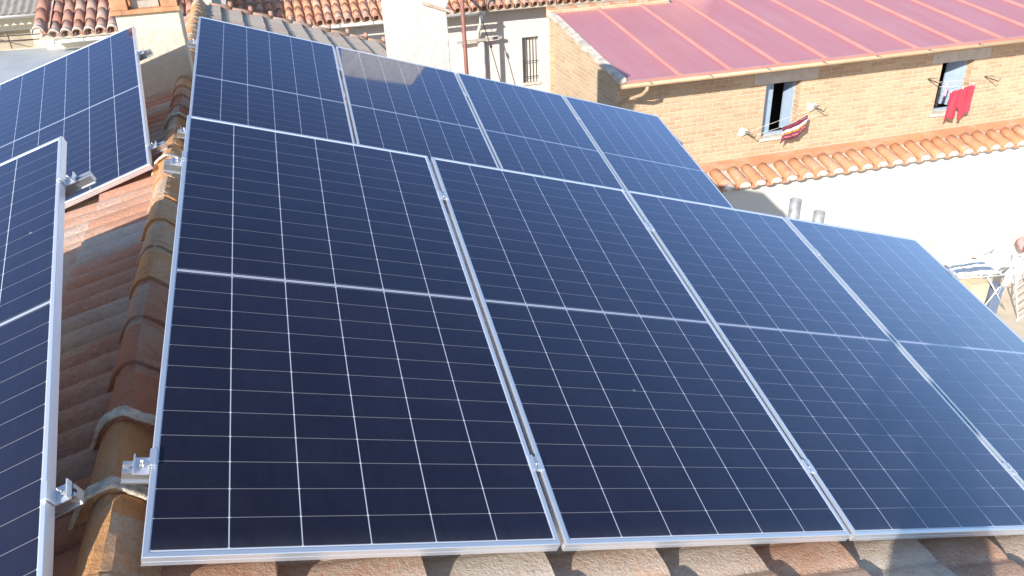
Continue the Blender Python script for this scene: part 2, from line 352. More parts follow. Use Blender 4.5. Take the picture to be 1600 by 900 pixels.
# ------------------------------------------------------------------ our house: the tiled gable roof under the panels
XR = -0.588; SL = 0.3255                      # ridge line x, slope
def zr(y): return -1.575 - 0.022 * (y - 1.6)
house = empty('house', (XR, 5.0, -7.55), 0, 'house under the camera with the weathered tiled gable roof that carries the solar panels', 'house')
HO = Vector(house.location)
def hl(p): return (p[0] - HO.x, p[1] - HO.y, p[2] - HO.z)
def slope(side, y0, y1, xlen, course, pitch, mat, name, seed, step=0.036, amp=0.022, ex=0.38, x0=0.03):
    rnd = random.Random(seed); per = 10; dy = pitch / per; ny = int(round((y1 - y0) / dy)); nc = int(math.ceil((xlen - x0) / course))
    tiles = {}
    def tj(k, c):
        if (k, c) not in tiles: tiles[(k, c)] = (rnd.uniform(-0.006, 0.006), rnd.uniform(-0.002, 0.004), rnd.uniform(-0.004, 0.004))
        return tiles[(k, c)]
    b = MB(); uv = []
    vs = []; fs = []
    def z_at(x, y, extra):
        return zr(y) - SL * x + extra
    for k in range(nc):
        row = len(vs) ; 
        for j in range(ny + 1):
            y = y0 + j * dy; ph = (y / pitch) % 1.0; c = int(math.floor(y / (2 * pitch) + (0.0 if k % 2 == 0 else 0.5)))
            jx, jz, jt = tj(k, c)
            wv = amp * (abs(math.sin(PI * ph)) ** ex)
            xa = x0 + k * course - 0.01; xb = x0 + (k + 1) * course + jx
            if k == nc - 1: xb = x0 + (k + 1) * course + jx
            yy = y
            for (x, e, u_) in ((xa, 0.0, k + 0.02), (xa + (xb - xa) * 0.5, step * 0.5 + 0.004 + jz, k + 0.5), (xb, step + 0.008 + jz + jt, k + 0.98), (xb, step + 0.008 + jz + jt, k + 0.985), (xb + 0.001, -0.012, k + 0.99)):
                vs.append(hl((XR + side * x, yy, z_at(x, y, e + wv)))); uv.append((u_ * course, y + (0.0 if k % 2 == 0 else pitch)))
        for j in range(ny):
            a = row + j * 5; bb = row + (j + 1) * 5
            for q in (0, 1, 3):
                f = (a + q, a + q + 1, bb + q + 1, bb + q); fs.append(f if side > 0 else f[::-1])
    b.add(vs, fs, False)
    # smooth only the tile tops
    b.sm = [((i % 3) != 2) for i in range(len(fs))]
    o = b.build(name, mat, house, uvs=uv)
    return o
slope(1, -0.9, 8.6, 4.95, TC, TP, 'tile_near', 'roof_slope', 1)
slope(1, 8.62, 13.45, 2.75, 0.285, TP, 'tile_far', 'roof_slope', 2, 0.036, 0.02, 0.8)
slope(-1, -0.9, 12.4, 5.2, TC, TP, 'tile_left', 'roof_slope', 3, 0.032, 0.034, 0.55)
# ridge tiles, one mesh each; profile is a rounded trapezoid with a thicker rim at the joint
def ridge_tile(y0, ln, mat, seed, tall=0.0):
    rnd = random.Random(seed); prof = [(-0.122, -0.15), (-0.108, -0.10), (-0.078, -0.036), (-0.05, -0.006), (-0.028, 0.004), (-0.002, 0.005), (0.018, -0.006), (0.06, -0.045), (0.098, -0.10), (0.115, -0.15)]
    zc = 0.095 + tall; rx = 0.022 + rnd.uniform(-0.005, 0.005)
    big = seed - 50 in (7, 8, 16, 19); kk = 1.16 if big else 1.06; kz = 0.013 if big else 0.005
    st = [(0.0, kk, kz), (0.04, kk + 0.01, kz + 0.001), (0.05, 1.03, 0.002)] + [(ln * (0.15 + 0.82 * q / 9), 1.03 - 0.08 * q / 9, 0.002 - 0.006 * q / 9) for q in range(10)]
    b = MB(); vs = []; uv = []
    for (t_, sc, dz) in st:
        for q, (px_, pz) in enumerate(prof):
            y = y0 + t_; wob = rnd.uniform(-0.003, 0.003)
            vs.append(hl((XR + rx + px_ * sc + wob, y + rnd.uniform(-0.004, 0.004), zr(y) + zc + pz * (1 + (sc - 1) * 0.4) + dz + wob))); uv.append((px_, y0 + t_ * 0.9))
    n = len(prof); fs = []
    for i in range(len(st) - 1):
        for q in range(n - 1): a = i * n + q; fs.append((a, a + 1, a + n + 1, a + n))
    vs.append(hl((XR, y0, zr(y0) + zc - 0.16))); uv.append((0, y0)); c = len(vs) - 1
    for q in range(n - 1): fs.append((c, q + 1, q))
    b.add(vs, fs, False)
    o = b.build('ridge_tile', mat, house, uvs=uv, bevel=0)
    if not big: return o
    # lichened mortar rim
    r = MB()
    def rim(i, j):
        t_ = -0.006 + j * 0.042; q = i * (n - 1); q0 = min(int(q), n - 2); f = q - q0
        px_ = prof[q0][0] * (1 - f) + prof[q0 + 1][0] * f; pz = prof[q0][1] * (1 - f) + prof[q0 + 1][1] * f
        k = 1.17 + 0.012 * math.sin(i * 17 + seed) ; y = y0 + t_
        return hl((XR + rx + px_ * k, y + 0.005 * math.sin(i * 11 + seed * 2), zr(y) + zc + pz * 1.05 + 0.016 + 0.003 * math.sin(i * 23 + seed)))
    r.sheet(18, 3, rim)
    ro = r.build('mortar_rim', 'mortar', o, solid=0.01)
    return o
y = -0.55; k = 0
while y < 13.2:
    ridge_tile(y, 0.36, 'ridge_red' if k in (8, 9, 10, 19, 20, 21) else 'ridge', 50 + k); y += 0.352; k += 1
# verge tiles with stub collars on the far edge of the right slope
for i in range(9):
    xa = 0.16 + i * 0.285; xb = xa + 0.30; b = MB(); yv = 13.47
    def cz(x, e=0): return zr(yv) - SL * x + 0.05 + e
    def half(a, c, r0, r1, l0, l1):
        def fn(u_, v_):
            ang = PI * u_; x = a + (c - a) * v_; r = r0 + (r1 - r0) * v_; zz = cz(x, l0 + (l1 - l0) * v_)
            return hl((XR + x, yv - math.cos(ang) * r, zz + math.sin(ang) * r - 0.03))
        return fn
    b.sheet(8, 2, half(xa, xb, 0.05, 0.058, 0.0, 0.015))
    o = b.build('verge_tile', 'clay_pale', house, solid=0.012)
    c = MB(); xx = XR + xb; zz = cz(xb) + 0.03
    c.tube([hl((xx - 0.01, yv, zz - 0.03)), hl((xx, yv, zz + 0.075))], 0.033, 8)
    c.build('collar', 'clay_red', o)
# walls below
b = MB()
def prism(b, xs, y0, y1, top, z0):
    n = len(xs); vs = []
    for y in (y0, y1):
        for x in xs: vs.append(hl((x, y, top(x, y))))
        for x in xs: vs.append(hl((x, y, z0)))
    fs = []
    for i in range(n - 1):
        fs += [(i, i + 1, n + i + 1, n + i)[::-1], (2 * n + i, 2 * n + i + 1, 3 * n + i + 1, 3 * n + i), (i, 2 * n + i, 2 * n + i + 1, i + 1)[::-1]]
    fs += [(0, n, 3 * n, 2 * n)[::-1], (n - 1, 2 * n - 1, 4 * n - 1, 3 * n - 1)]
    b.add(vs, fs)
und = lambda x, y: zr(y) - SL * abs(x - XR) - 0.05
prism(b, [-5.4, XR, 4.1], -0.75, 8.5, und, -8.68)
prism(b, [-5.4, XR, 2.0], 8.51, 12.25, und, -8.68)
prism(b, [XR + 0.01, 2.0], 12.26, 13.35, und, -8.68)
b.build('wall', 'stucco_w', house)

# ------------------------------------------------------------------ solar panels
PW, PL, PIT = 1.134, 2.278, 1.154
def make_panel(label, group, mat):
    root = empty('solar_panel', mat=mat, label=label, cat='solar panel', group=group)
    fr = MB(); lip = 0.0145; T = 0.035
    # hollow rectangular frame: top lip ring, outer skirt, inner step
    def ring(z, i0, i1):
        a = [(i0, i0, z), (PW - i0, i0, z), (PW - i0, PL - i0, z), (i0, PL - i0, z)]
        c = [(i1, i1, z), (PW - i1, i1, z), (PW - i1, PL - i1, z), (i1, PL - i1, z)]
        return a, c
    bev = 0.0015
    o0 = [(0, 0, -bev), (PW, 0, -bev), (PW, PL, -bev), (0, PL, -bev)]
    a, c = ring(0, bev, lip - 0.001); c2 = [(p[0], p[1], -0.0025) for p in ring(0, lip, lip)[0]]
    ob = [(p[0], p[1], -T) for p in o0]; ib = [(p[0], p[1], -T) for p in ring(0, 0.028, 0.028)[0]]; ib2 = [(p[0], p[1], -T + 0.002) for p in ib]
    rings = [ob, o0, a, c, c2]; vs = [p for r in rings for p in r] + ib + ib2; fs = []
    for r in range(4):
        for q in range(4): q2 = (q + 1) % 4; fs.append((r * 4 + q, r * 4 + q2, r * 4 + 4 + q2, r * 4 + 4 + q))
    for q in range(4): q2 = (q + 1) % 4; fs.append((20 + q, 20 + q2, q2, q))
    # flat underside flange and shallow outer groove line
    fr.add(vs, fs)
    fr.box(-0.0008, 0.004, -0.0215, 0.0, PL - 0.004, -0.0195); fr.box(0.004, -0.0008, -0.0215, PW - 0.004, 0.0, -0.0195)
    fr.build('frame', 'alu', root)
    gl = MB(); gl.box(lip - 0.003, lip - 0.003, -0.0065, PW - lip + 0.003, PL - lip + 0.003, -0.0022); gl.build('glass', 'cells', root)
    bs = MB(); bs.box(lip, lip, -0.0085, PW - lip, PL - lip, -0.0067)
    for i in (-1, 0, 1): bs.box(PW / 2 + i * 0.35 - 0.04, PL / 2 - 0.03, -0.026, PW / 2 + i * 0.35 + 0.04, PL / 2 + 0.03, -0.0086)
    bs.build('backsheet', 'back', root)
    return root
UR, VR = (0.951, 0, -0.3095), (0.067, 0.976, 0.2075)
UL, VL = (0.9515, 0, 0.3080), (-0.068, 0.977, 0.2025)
rows = [
    (UR, VR, (-0.466, 1.601, -1.454), 4, 'front row of solar panels on the right slope', ['large dark blue solar panel in the front row beside the ridge tiles, leftmost and nearest', 'second solar panel of the front row counted from the ridge tiles', 'third solar panel of the front row counted from the ridge tiles', 'bluest and farthest right solar panel of the front row, beside the patio']),
    (UR, VR, (-0.492, 5.263, -1.581), 4, 'rear row of solar panels on the right slope', ['rear row solar panel nearest the cream chimney and the ridge', 'rear row solar panel mirroring the rough white chimney in its glass', 'rear row solar panel in front of the red brown mast and white downpipe', 'rear row solar panel in front of the brick wall corner']),
]
proto = None
R0 = {}
for ri, (U, V, t0, n, grp, labs) in enumerate(rows):
    for i in range(n):
        u = Vector(U).normalized(); t_ = Vector(t0) + u * (PIT * i)
        vv = Vector(V).normalized()
        if i > 0: t_ += vv * random.uniform(-0.004, 0.003)
        mm = frame_mat(U, V, t_)
        if proto is None: proto = make_panel(labs[i], grp, mm); o = proto
        else: o = copy_tree(proto); o.matrix_world = mm; o['label'] = labs[i]; o['group'] = grp
for t0, lab in (((-1.748, 1.515, -1.797), 'nearest solar panel on the left slope, cut off by the left edge of the photo'), ((-1.765, 5.047, -1.912), 'farther solar panel on the left slope, in front of the cream chimney')):
    o = copy_tree(proto); o.matrix_world = frame_mat(UL, VL, t0); o['label'] = lab; o['group'] = 'solar panels on the left slope'

# racks: rails along the row, short front legs, long rear legs
def make_rack(U, V, t0, u0, u1, vs_, legs, label, side):
    mm = frame_mat(U, V, t0); root = empty('panel_rack', mat=mm, label=label, cat='panel rack', group='aluminium racks under the solar panel rows')
    inv = mm.inverted(); u1s = u1 if isinstance(u1, tuple) else (u1, u1)
    for vi, v in enumerate(vs_):
        u1 = u1s[vi]; b = MB(); z1 = -0.0365; z0 = z1 - 0.042
        b.box(u0, v - 0.02, z0, u1, v - 0.006, z1); b.box(u0, v + 0.006, z0, u1, v + 0.02, z1); b.box(u0, v - 0.0059, z0 + 0.002, u1, v + 0.0059, z1 - 0.012)
        b.box(u0, v - 0.026, z0 + 0.001, u1, v - 0.0202, z0 + 0.008)
        b.build('rail', 'alu_d', root, bevel=0.001)
        for uu in legs:
            p = mm @ Vector((uu, v, z0)); zroof = zr(p.y) - SL * abs(p.x - XR) + 0.02
            q = Vector((p.x, p.y, zroof)); a = inv @ p; c = inv @ q
            l = MB(); l.bar(a, c, 0.04, 0.03); l.build('leg', 'alu_d', root)
            f = MB(); f.bar(inv @ Vector((p.x - 0.06, p.y, zroof + 0.012)), inv @ Vector((p.x + 0.06, p.y, zroof + 0.012)), 0.05, 0.006); f.build('foot', 'steel', root)
    for uu in legs:
        p = mm @ Vector((uu, vs_[0], -0.06)); q = mm @ Vector((uu, vs_[1], -0.06))
        zq = zr(q.y) - SL * abs(q.x - XR) + 0.045; q = Vector((q.x, q.y - 0.02, zq)); zp = zr(p.y) - SL * abs(p.x - XR) + 0.045
        l = MB(); l.bar(inv @ Vector((p.x, p.y, zp)), inv @ q, 0.03, 0.03); l.build('brace', 'alu_d', root)
    return root, mm
def clamp_end(mm, u, v, sgn, label, grp):
    """end clamp on the outer side of a frame; sgn -1 left of the frame, +1 right of it"""
    c = empty('end_clamp', mat=mm @ Matrix.Translation((u, v, -0.036)), label=label, cat='clamp', group=grp)
    s = sgn; b = MB()
    def bx(x0, x1, y0, y1, z0, z1): b.box(min(x0 * s, x1 * s), y0, z0, max(x0 * s, x1 * s), y1, z1)
    bx(0.002, 0.045, -0.028, 0.028, 0.001, 0.005); bx(0.002, 0.006, -0.028, 0.028, 0.0051, 0.0395); bx(-0.011, 0.006, -0.028, 0.028, 0.0396, 0.043); bx(0.041, 0.045, -0.028, 0.028, 0.0051, 0.02)
    b.build('bracket', 'alu', c)
    h = MB(); h.tube([(s * 0.024, 0, 0.004), (s * 0.024, 0, 0.03)], 0.004, 8); h.tube([(s * 0.024, 0, 0.0052), (s * 0.024, 0, 0.013)], 0.0085, 6); h.tube([(s * 0.024, 0.0, 0.022), (s * 0.024, 0.0, 0.0225)], 0.003, 6)
    h.build('bolt', 'steel', c)
    return c
def clamp_mid(mm, u, v, label, grp):
    c = empty('mid_clamp', mat=mm @ Matrix.Translation((u, v, 0.001)), label=label, cat='clamp', group=grp)
    b = MB(); b.box(-0.022, -0.03, 0, -0.006, 0.03, 0.003); b.box(0.006, -0.03, 0, 0.022, 0.03, 0.003); b.box(-0.006, -0.03, -0.008, 0.006, 0.03, -0.005); b.box(-0.0085, -0.03, -0.008, -0.006, 0.03, 0.0029); b.box(0.006, -0.03, -0.008, 0.0085, 0.03, 0.0029)
    b.build('bracket', 'alu', c)
    h = MB(); h.tube([(0, 0, -0.036), (0, 0, 0.002)], 0.0055, 6); h.build('bolt', 'steel', c)
    return c
cg = 'clamps that hold the solar panels'
NM = ['first', 'second', 'third', 'last']
_, mf = make_rack(UR, VR, rows[0][2], -0.07, 4.68, (0.305, 1.91), (0.5, 2.3, 4.1), 'aluminium rack of rails and legs under the front row of panels', 1)
_, mb = make_rack(UR, VR, rows[1][2], -0.06, 4.70, (0.32, 1.80), (0.5, 2.3, 4.1), 'aluminium rack of rails and legs under the rear row of panels', 1)
_, ml = make_rack(UL, VL, (-1.748, 1.515, -1.797), -0.1, (1.185, 1.235), (0.335, 1.93), (0.2, 0.85), 'aluminium rack under the nearest panel of the left slope', -1)
_, mk = make_rack(UL, VL, (-1.765, 5.047, -1.912), -0.1, 1.225, (0.26, 1.76), (0.2, 0.85), 'aluminium rack under the farther panel of the left slope', -1)
for nm, mm, vs_ in (('front', mf, (0.305, 1.91)), ('rear', mb, (0.32, 1.80))):
    for wi, v in enumerate(vs_):
        we = ('lower', 'upper')[wi]
        clamp_end(mm, 0, v, -1, 'bolted %s end clamp on the left edge of the %s row, beside the ridge' % (we, nm), cg)
        clamp_end(mm, 4 * PIT - 0.02, v, 1, '%s end clamp on the right edge of the %s row of panels' % (we, nm), cg)
        for i in range(3):
            clamp_mid(mm, PIT * (i + 1) - 0.01, v, 'small %s mid clamp in the %s gap between panels of the %s row' % (we, ('first', 'second', 'third')[i], nm), cg)
for nm, mm, vs_ in (('nearest', ml, (0.335, 1.93)), ('farther', mk, (0.26, 1.76))):
    for wi, v in enumerate(vs_):
        clamp_end(mm, PW, v, 1, 'bolted %s end clamp on the right edge of the %s left slope panel' % (('lower', 'upper')[wi], nm), cg)

# ------------------------------------------------------------------ cream chimney on the ridge
ch = empty('chimney', (-0.765, 7.60, -2.2), 0, 'cream rough rendered chimney on the ridge with an open orange brick cap', 'chimney')
b = MB()
def tap(b, x0, x1, y0, y1, z0, z1, dx0=0, dx1=0):
    vs = [(x0 - dx0, y0, z0), (x1 + dx1, y0, z0), (x1 + dx1, y1, z0), (x0 - dx0, y1, z0), (x0, y0, z1), (x1, y0, z1), (x1, y1, z1), (x0, y1, z1)]
    b.add(vs, [(3, 2, 1, 0), (4, 5, 6, 7), (0, 1, 5, 4), (1, 2, 6, 5), (2, 3, 7, 6), (3, 0, 4, 7)])
tap(b, -0.232, 0.27, 0, 0.44, 0, 1.135, 0.01, -0.015)
b.build('shaft', 'stucco_c', ch, bevel=0.008)
b = MB(); b.box(-0.262, -0.03, 1.137, 0.285, 0.46, 1.172); b.build('cap_slab', 'cap_brick', ch, bevel=0.004)
for (xa, ya, xb, yb) in ((-0.25, -0.015, -0.12, 0.11), (0.14, -0.015, 0.27, 0.11), (-0.25, 0.33, -0.12, 0.45), (0.14, 0.33, 0.27, 0.45)):
    b = MB(); b.box(xa, ya, 1.173, xb, yb, 1.30); b.build('cap_post', 'cap_brick', ch, bevel=0.004)
b = MB(); b.box(-0.1, 0.06, 1.173, 0.12, 0.38, 1.255); b.build('flue_liner', 'concrete', ch)
b = MB(); b.box(-0.28, -0.04, 1.302, 0.30, 0.47, 1.34); b.build('lid', 'cap_brick', ch, bevel=0.004)

# ------------------------------------------------------------------ rough white chimney with sloped brick cap
ch2 = empty('chimney', (1.51, 8.78, -7.55), 0, 'tall rough white chimney with a corbelled top on brown tiles, just behind the rear row', 'chimney')
b = MB(); b.box(0, 0, 3.0, 0.605, 0.60, 6.14); b.build('shaft', 'stucco_r', ch2, bevel=0.012)
b = MB()
for i in range(3):
    xa = 0.33 + i * 0.115; za = 6.17 - 0.13 * i / 3.0; xb = xa + 0.112; zb = za - 0.04
    b.add([(xa, -0.03, za), (xb, -0.03, zb), (xb, 0.63, zb), (xa, 0.63, za), (xa, -0.03, za + 0.03), (xb, -0.03, zb + 0.03), (xb, 0.63, zb + 0.03), (xa, 0.63, za + 0.03)], [(3, 2, 1, 0), (4, 5, 6, 7), (0, 1, 5, 4), (1, 2, 6, 5), (2, 3, 7, 6), (3, 0, 4, 7)])
b.build('cap_tiles', 'cap_pale', ch2)
b = MB(); vs = []
for y_ in (0.004, 0.596):
    vs += [(0.004, y_, 6.10), (0.33, y_, 6.13), (0.60, y_, 6.08), (0.72, y_, 6.38), (0.74, y_, 6.84), (0.004, y_, 7.14)]
b.add(vs, [(0, 1, 2, 3, 4, 5), (11, 10, 9, 8, 7, 6)] + [(q, q + 6, (q + 1) % 6 + 6, (q + 1) % 6) for q in range(6)])
b.build('corbelled_top', 'stucco_r', ch2, bevel=0.012)

# ------------------------------------------------------------------ flue pipes rising beyond the front row
for i, (x, y, z0, z1) in enumerate(((4.06, 5.10, -3.15, -2.60), (4.315, 5.10, -3.2, -2.755))):
    f = empty('flue_pipe', (x, y, z0), 0, ('taller of the two grey steel flue pipes in front of the white wall', 'shorter of the two grey steel flue pipes in front of the white wall')[i], 'flue pipe', 'flue pipes at the eave')
    b = MB(); b.tube([(0, 0, 0), (0, 0, z1 - z0)], 0.045, 20, cap=False); b.build('pipe', 'pvc', f, solid=0.004)
    b = MB(); b.tube([(0, 0, 0.0), (0, 0, z1 - z0 - 0.08)], 0.036, 12); b.build('liner', 'concrete', f)

# ------------------------------------------------------------------ barrel tile roof helper
def barrel_roof(parent, mat, x0, n, pitch, y0, z0, slope_, length, course=0.38, endmat='mortar', r=None, slip=0.0):
    """columns of overlapping barrel tiles running up from the eave (local coordinates)"""
    r = r or pitch * 0.36; b = MB(); uv = []; nr = int(length / course); rnd = random.Random(n)
    vs = []; fs = []; seg = 8
    for c in range(n):
        cx = x0 + c * pitch
        for k in range(nr):
            ja = rnd.uniform(-0.008, 0.008); jy = rnd.uniform(-0.012, 0.012)
            for (t_, rr, dz) in ((0.0, r * 1.04, 0.016), (1.06, r * 0.95, 0.0)):
                yy = y0 + (k + t_) * course + (0 if k == 0 and t_ == 0 else jy)
                for q in range(seg + 1):
                    a = PI * q / seg; vs.append((cx + ja - math.cos(a) * rr, yy, z0 + (yy - y0) * slope_ + math.sin(a) * rr * 0.95 + dz)); uv.append((c * pitch + 0.01, (k + 0.3 + 0.4 * t_) * 0.4))
            o = len(vs) - 2 * (seg + 1)
            for q in range(seg): fs.append((o + q, o + q + 1, o + seg + 2 + q, o + seg + 1 + q)[::-1])
        # channel tile between the columns
        for yy, t_ in ((y0 + 0.03, 0), (y0 + nr * course, 1)):
            for q in range(seg + 1):
                a = PI * q / seg; vs.append((cx + pitch / 2 - math.cos(a) * r * 0.8, yy, z0 + (yy - y0) * slope_ + 0.03 - math.sin(a) * r * 0.55)); uv.append((c * pitch, t_))
        o = len(vs) - 2 * (seg + 1)
        for q in range(seg): fs.append((o + q, o + q + 1, o + seg + 2 + q, o + seg + 1 + q))
    b.add(vs, fs, True); o = b.build('roof_tiles', mat, parent, uvs=uv, solid=0.014)
    if endmat:
        e = MB()
        for c in range(n):
            cx = x0 + c * pitch
            def fn(u_, v_):
                a = PI * u_; rr = r * (1.12 - 0.04 * v_); return (cx - math.cos(a) * rr, y0 - 0.012 + 0.09 * v_, z0 + math.sin(a) * rr * 0.97 + 0.03 + 0.09 * v_ * slope_)
            e.sheet(8, 1, fn)
        e.build('eave_tile_rim', endmat, parent, solid=0.01)
    return o
def half_pipe(b, a, c, r, n=8):
    a = Vector(a); c = Vector(c); d = (c - a).normalized(); x = d.cross(Vector((0, 0, 1))).normalized()
    def fn(u_, v_):
        an = PI * u_; p = a.lerp(c, v_); return p + x * math.cos(an) * r + Vector((0, 0, -math.sin(an) * r))
    b.sheet(n, 1, fn)
    for p in (a, c):
        o = [p + x * math.cos(PI * q / n) * r + Vector((0, 0, -math.sin(PI * q / n) * r)) for q in range(n + 1)]
        b.add(o, [tuple(range(n + 1))])

# ------------------------------------------------------------------ wall with rectangular openings (front at y=0, facing -y)
def holed_wall(b, x0, x1, z0, z1, holes, depth, y=0.0):
    xs = sorted({x0, x1, *[h[0] for h in holes], *[h[1] for h in holes]}); zs = sorted({z0, z1, *[h[2] for h in holes], *[h[3] for h in holes]})
    def inside(x, z): return any(h[0] < x < h[1] and h[2] < z < h[3] for h in holes)
    for i in range(len(xs) - 1):
        for j in range(len(zs) - 1):
            if not inside((xs[i] + xs[i + 1]) / 2, (zs[j] + zs[j + 1]) / 2):
                b.add([(xs[i], y, zs[j]), (xs[i + 1], y, zs[j]), (xs[i + 1], y, zs[j + 1]), (xs[i], y, zs[j + 1])], [(0, 1, 2, 3)])
    for (a, c, d, e) in holes:
        b.add([(a, y, d), (a, y, e), (a, y + depth, e), (a, y + depth, d)], [(0, 1, 2, 3)])
        b.add([(c, y, d), (c, y, e), (c, y + depth, e), (c, y + depth, d)], [(3, 2, 1, 0)])
        b.add([(a, y, d), (c, y, d), (c, y + depth, d), (a, y + depth, d)], [(3, 2, 1, 0)])
        b.add([(a, y, e), (c, y, e), (c, y + depth, e), (a, y + depth, e)], [(0, 1, 2, 3)])

# ------------------------------------------------------------------ brick house with the red metal roof
RZ = -0.041
KB = 1.15         # everything on the patio side is built at this size
BO = Vector((5.911, 12.472, -8.682))
bh = empty('brick_house', BO, RZ, 'yellow orange brick house with a low red sheet metal roof and two shuttered windows', 'house'); bh.scale = (KB, KB, KB)
W1 = (2.69, 3.33, 3.205, 4.11); W2_ = (6.08, 6.74, 3.22, 4.11)
WY = 0.22        # the brick face stands back under the eave
b = MB(); holed_wall(b, 0.085, 11.5, 0, 4.52, [W1, W2_], 0.26, WY)
b.build('front_wall', 'brick', bh)
b = MB()
b.add([(0.085, WY, 0), (0.085, 3.2, 0), (0.085, 3.2, 4.96), (0.085, WY, 4.52)], [(0, 3, 2, 1)][0:1])
b.add([(11.5, 0, 0), (11.5, 3.2, 0), (11.5, 3.2, 4.93), (11.5, 0, 4.5)], [(0, 1, 2, 3)])
b.add([(0, 3.2, 0), (11.5, 3.2, 0), (11.5, 3.2, 4.93), (0, 3.2, 4.93)], [(3, 2, 1, 0)])
b.build('gable_wall', 'brick', bh)
b = MB(); b.box(0.10, 0.50, 2.9, 11.4, 3.1, 2.92); b.box(0.10, 1.2, 2.92, 11.4, 1.22, 4.46); b.build('room_interior', 'dark', bh)
# corner bricks with pierced look, a slightly proud pier
RS = 0.136
def rz_(y): return 4.545 + (y + 0.12) * RS
b = MB()
def roofslab(b, x0, x1, y0, y1, th=0.03, dz=0.0):
    vs = []
    for z_ in (-th, 0):
        for (x, y_) in ((x0, y0), (x1, y0), (x1, y1), (x0, y1)): vs.append((x, y_, rz_(y_) + z_ + dz))
    b.add(vs, [(3, 2, 1, 0), (4, 5, 6, 7), (0, 1, 5, 4), (1, 2, 6, 5), (2, 3, 7, 6), (3, 0, 4, 7)])
roofslab(b, 0.06, 2.45, -0.20, 3.12); roofslab(b, 2.451, 11.8, -0.20, 6.2)
rf = b.build('roof', 'red_metal', bh)
for i in range(15):
    x = 0.92 + i * 0.835 - (0.0)
    if x > 11.7: break
    s_ = MB(); y1 = 3.10 if x < 2.45 else 6.18
    vs = []
    for (dx, dz) in ((-0.038, 0.002), (-0.02, 0.034), (0.02, 0.034), (0.038, 0.002)):
        for y_ in (-0.205, y1): vs.append((x + dx, y_, rz_(y_) + dz))
    s_.add(vs, [(0, 2, 3, 1), (2, 4, 5, 3), (4, 6, 7, 5), (0, 6, 4, 2)]); s_.build('roof_seam', 'red_seam', rf)
b = MB(); roofslab(b, 0.06, 11.8, -0.225, -0.202, 0.035, 0.006); b.build('eave_flashing', 'red_seam', rf)
g_ = MB(); half_pipe(g_, (-0.05, -0.275, 4.50), (11.8, -0.275, 4.50), 0.05); go = g_.build('gutter', 'gutter_y', bh, solid=0.006)
g_ = MB(); g_.bar((-0.02, -0.20, 4.52), (11.8, -0.20, 4.52), 0.012, 0.05); g_.build('gutter_back', 'alu_d', go)
for i in range(12):
    h = MB(); x = 0.4 + i * 0.98; h.bar((x, -0.345, 4.503), (x, -0.19, 4.515), 0.02, 0.006); h.build('gutter_clip', 'steel', go)
b = MB(); b.tube([(0.36, -0.275, 4.45), (0.36, -0.27, 4.40), (0.34, -0.16, 4.30), (0.2, 0.13, 4.16), (0.15, 0.17, 4.08), (0.15, 0.17, 0)], 0.027, 10); b.build('downpipe', 'gutter_y', bh)
# ragged white verge on the gable slope
b = MB(); rnd = random.Random(5); n_ = 22; vs = []; fs = []
for i in range(n_ + 1):
    y_ = -0.22 + 3.4 * i / n_; w1 = -0.05 + rnd.uniform(0, 0.03); zt = rz_(y_) + 0.03 + rnd.uniform(0, 0.012)
    vs += [(-0.05, y_, zt - 0.10 - w1), (-0.05, y_, zt), (0.045, y_, zt + 0.006), (0.045, y_, zt - 0.03), ]
for i in range(n_):
    for q in range(3): a = i * 4 + q; fs.append((a, a + 1, a + 5, a + 4)[::-1])
b.add(vs, fs); b.add([vs[0], vs[1], vs[2], vs[3]], [(0, 1, 2, 3)]); b.build('verge', 'verge', bh, solid=0.01)
# brick parapet at the ridge
b = MB(); b.box(-0.02, 3.13, 4.9, 2.30, 3.33, 5.045); b.build('parapet', 'brick', bh, bevel=0.006)
for i in range(18):
    q = MB(); q.box(-0.01 + i * 0.128, 3.125, 5.047, -0.01 + i * 0.128 + 0.118, 3.35, 5.047 + 0.03 + 0.008 * rnd.random()); q.build('coping_brick', 'cap_brick' if i % 3 == 0 else 'brick', bh)
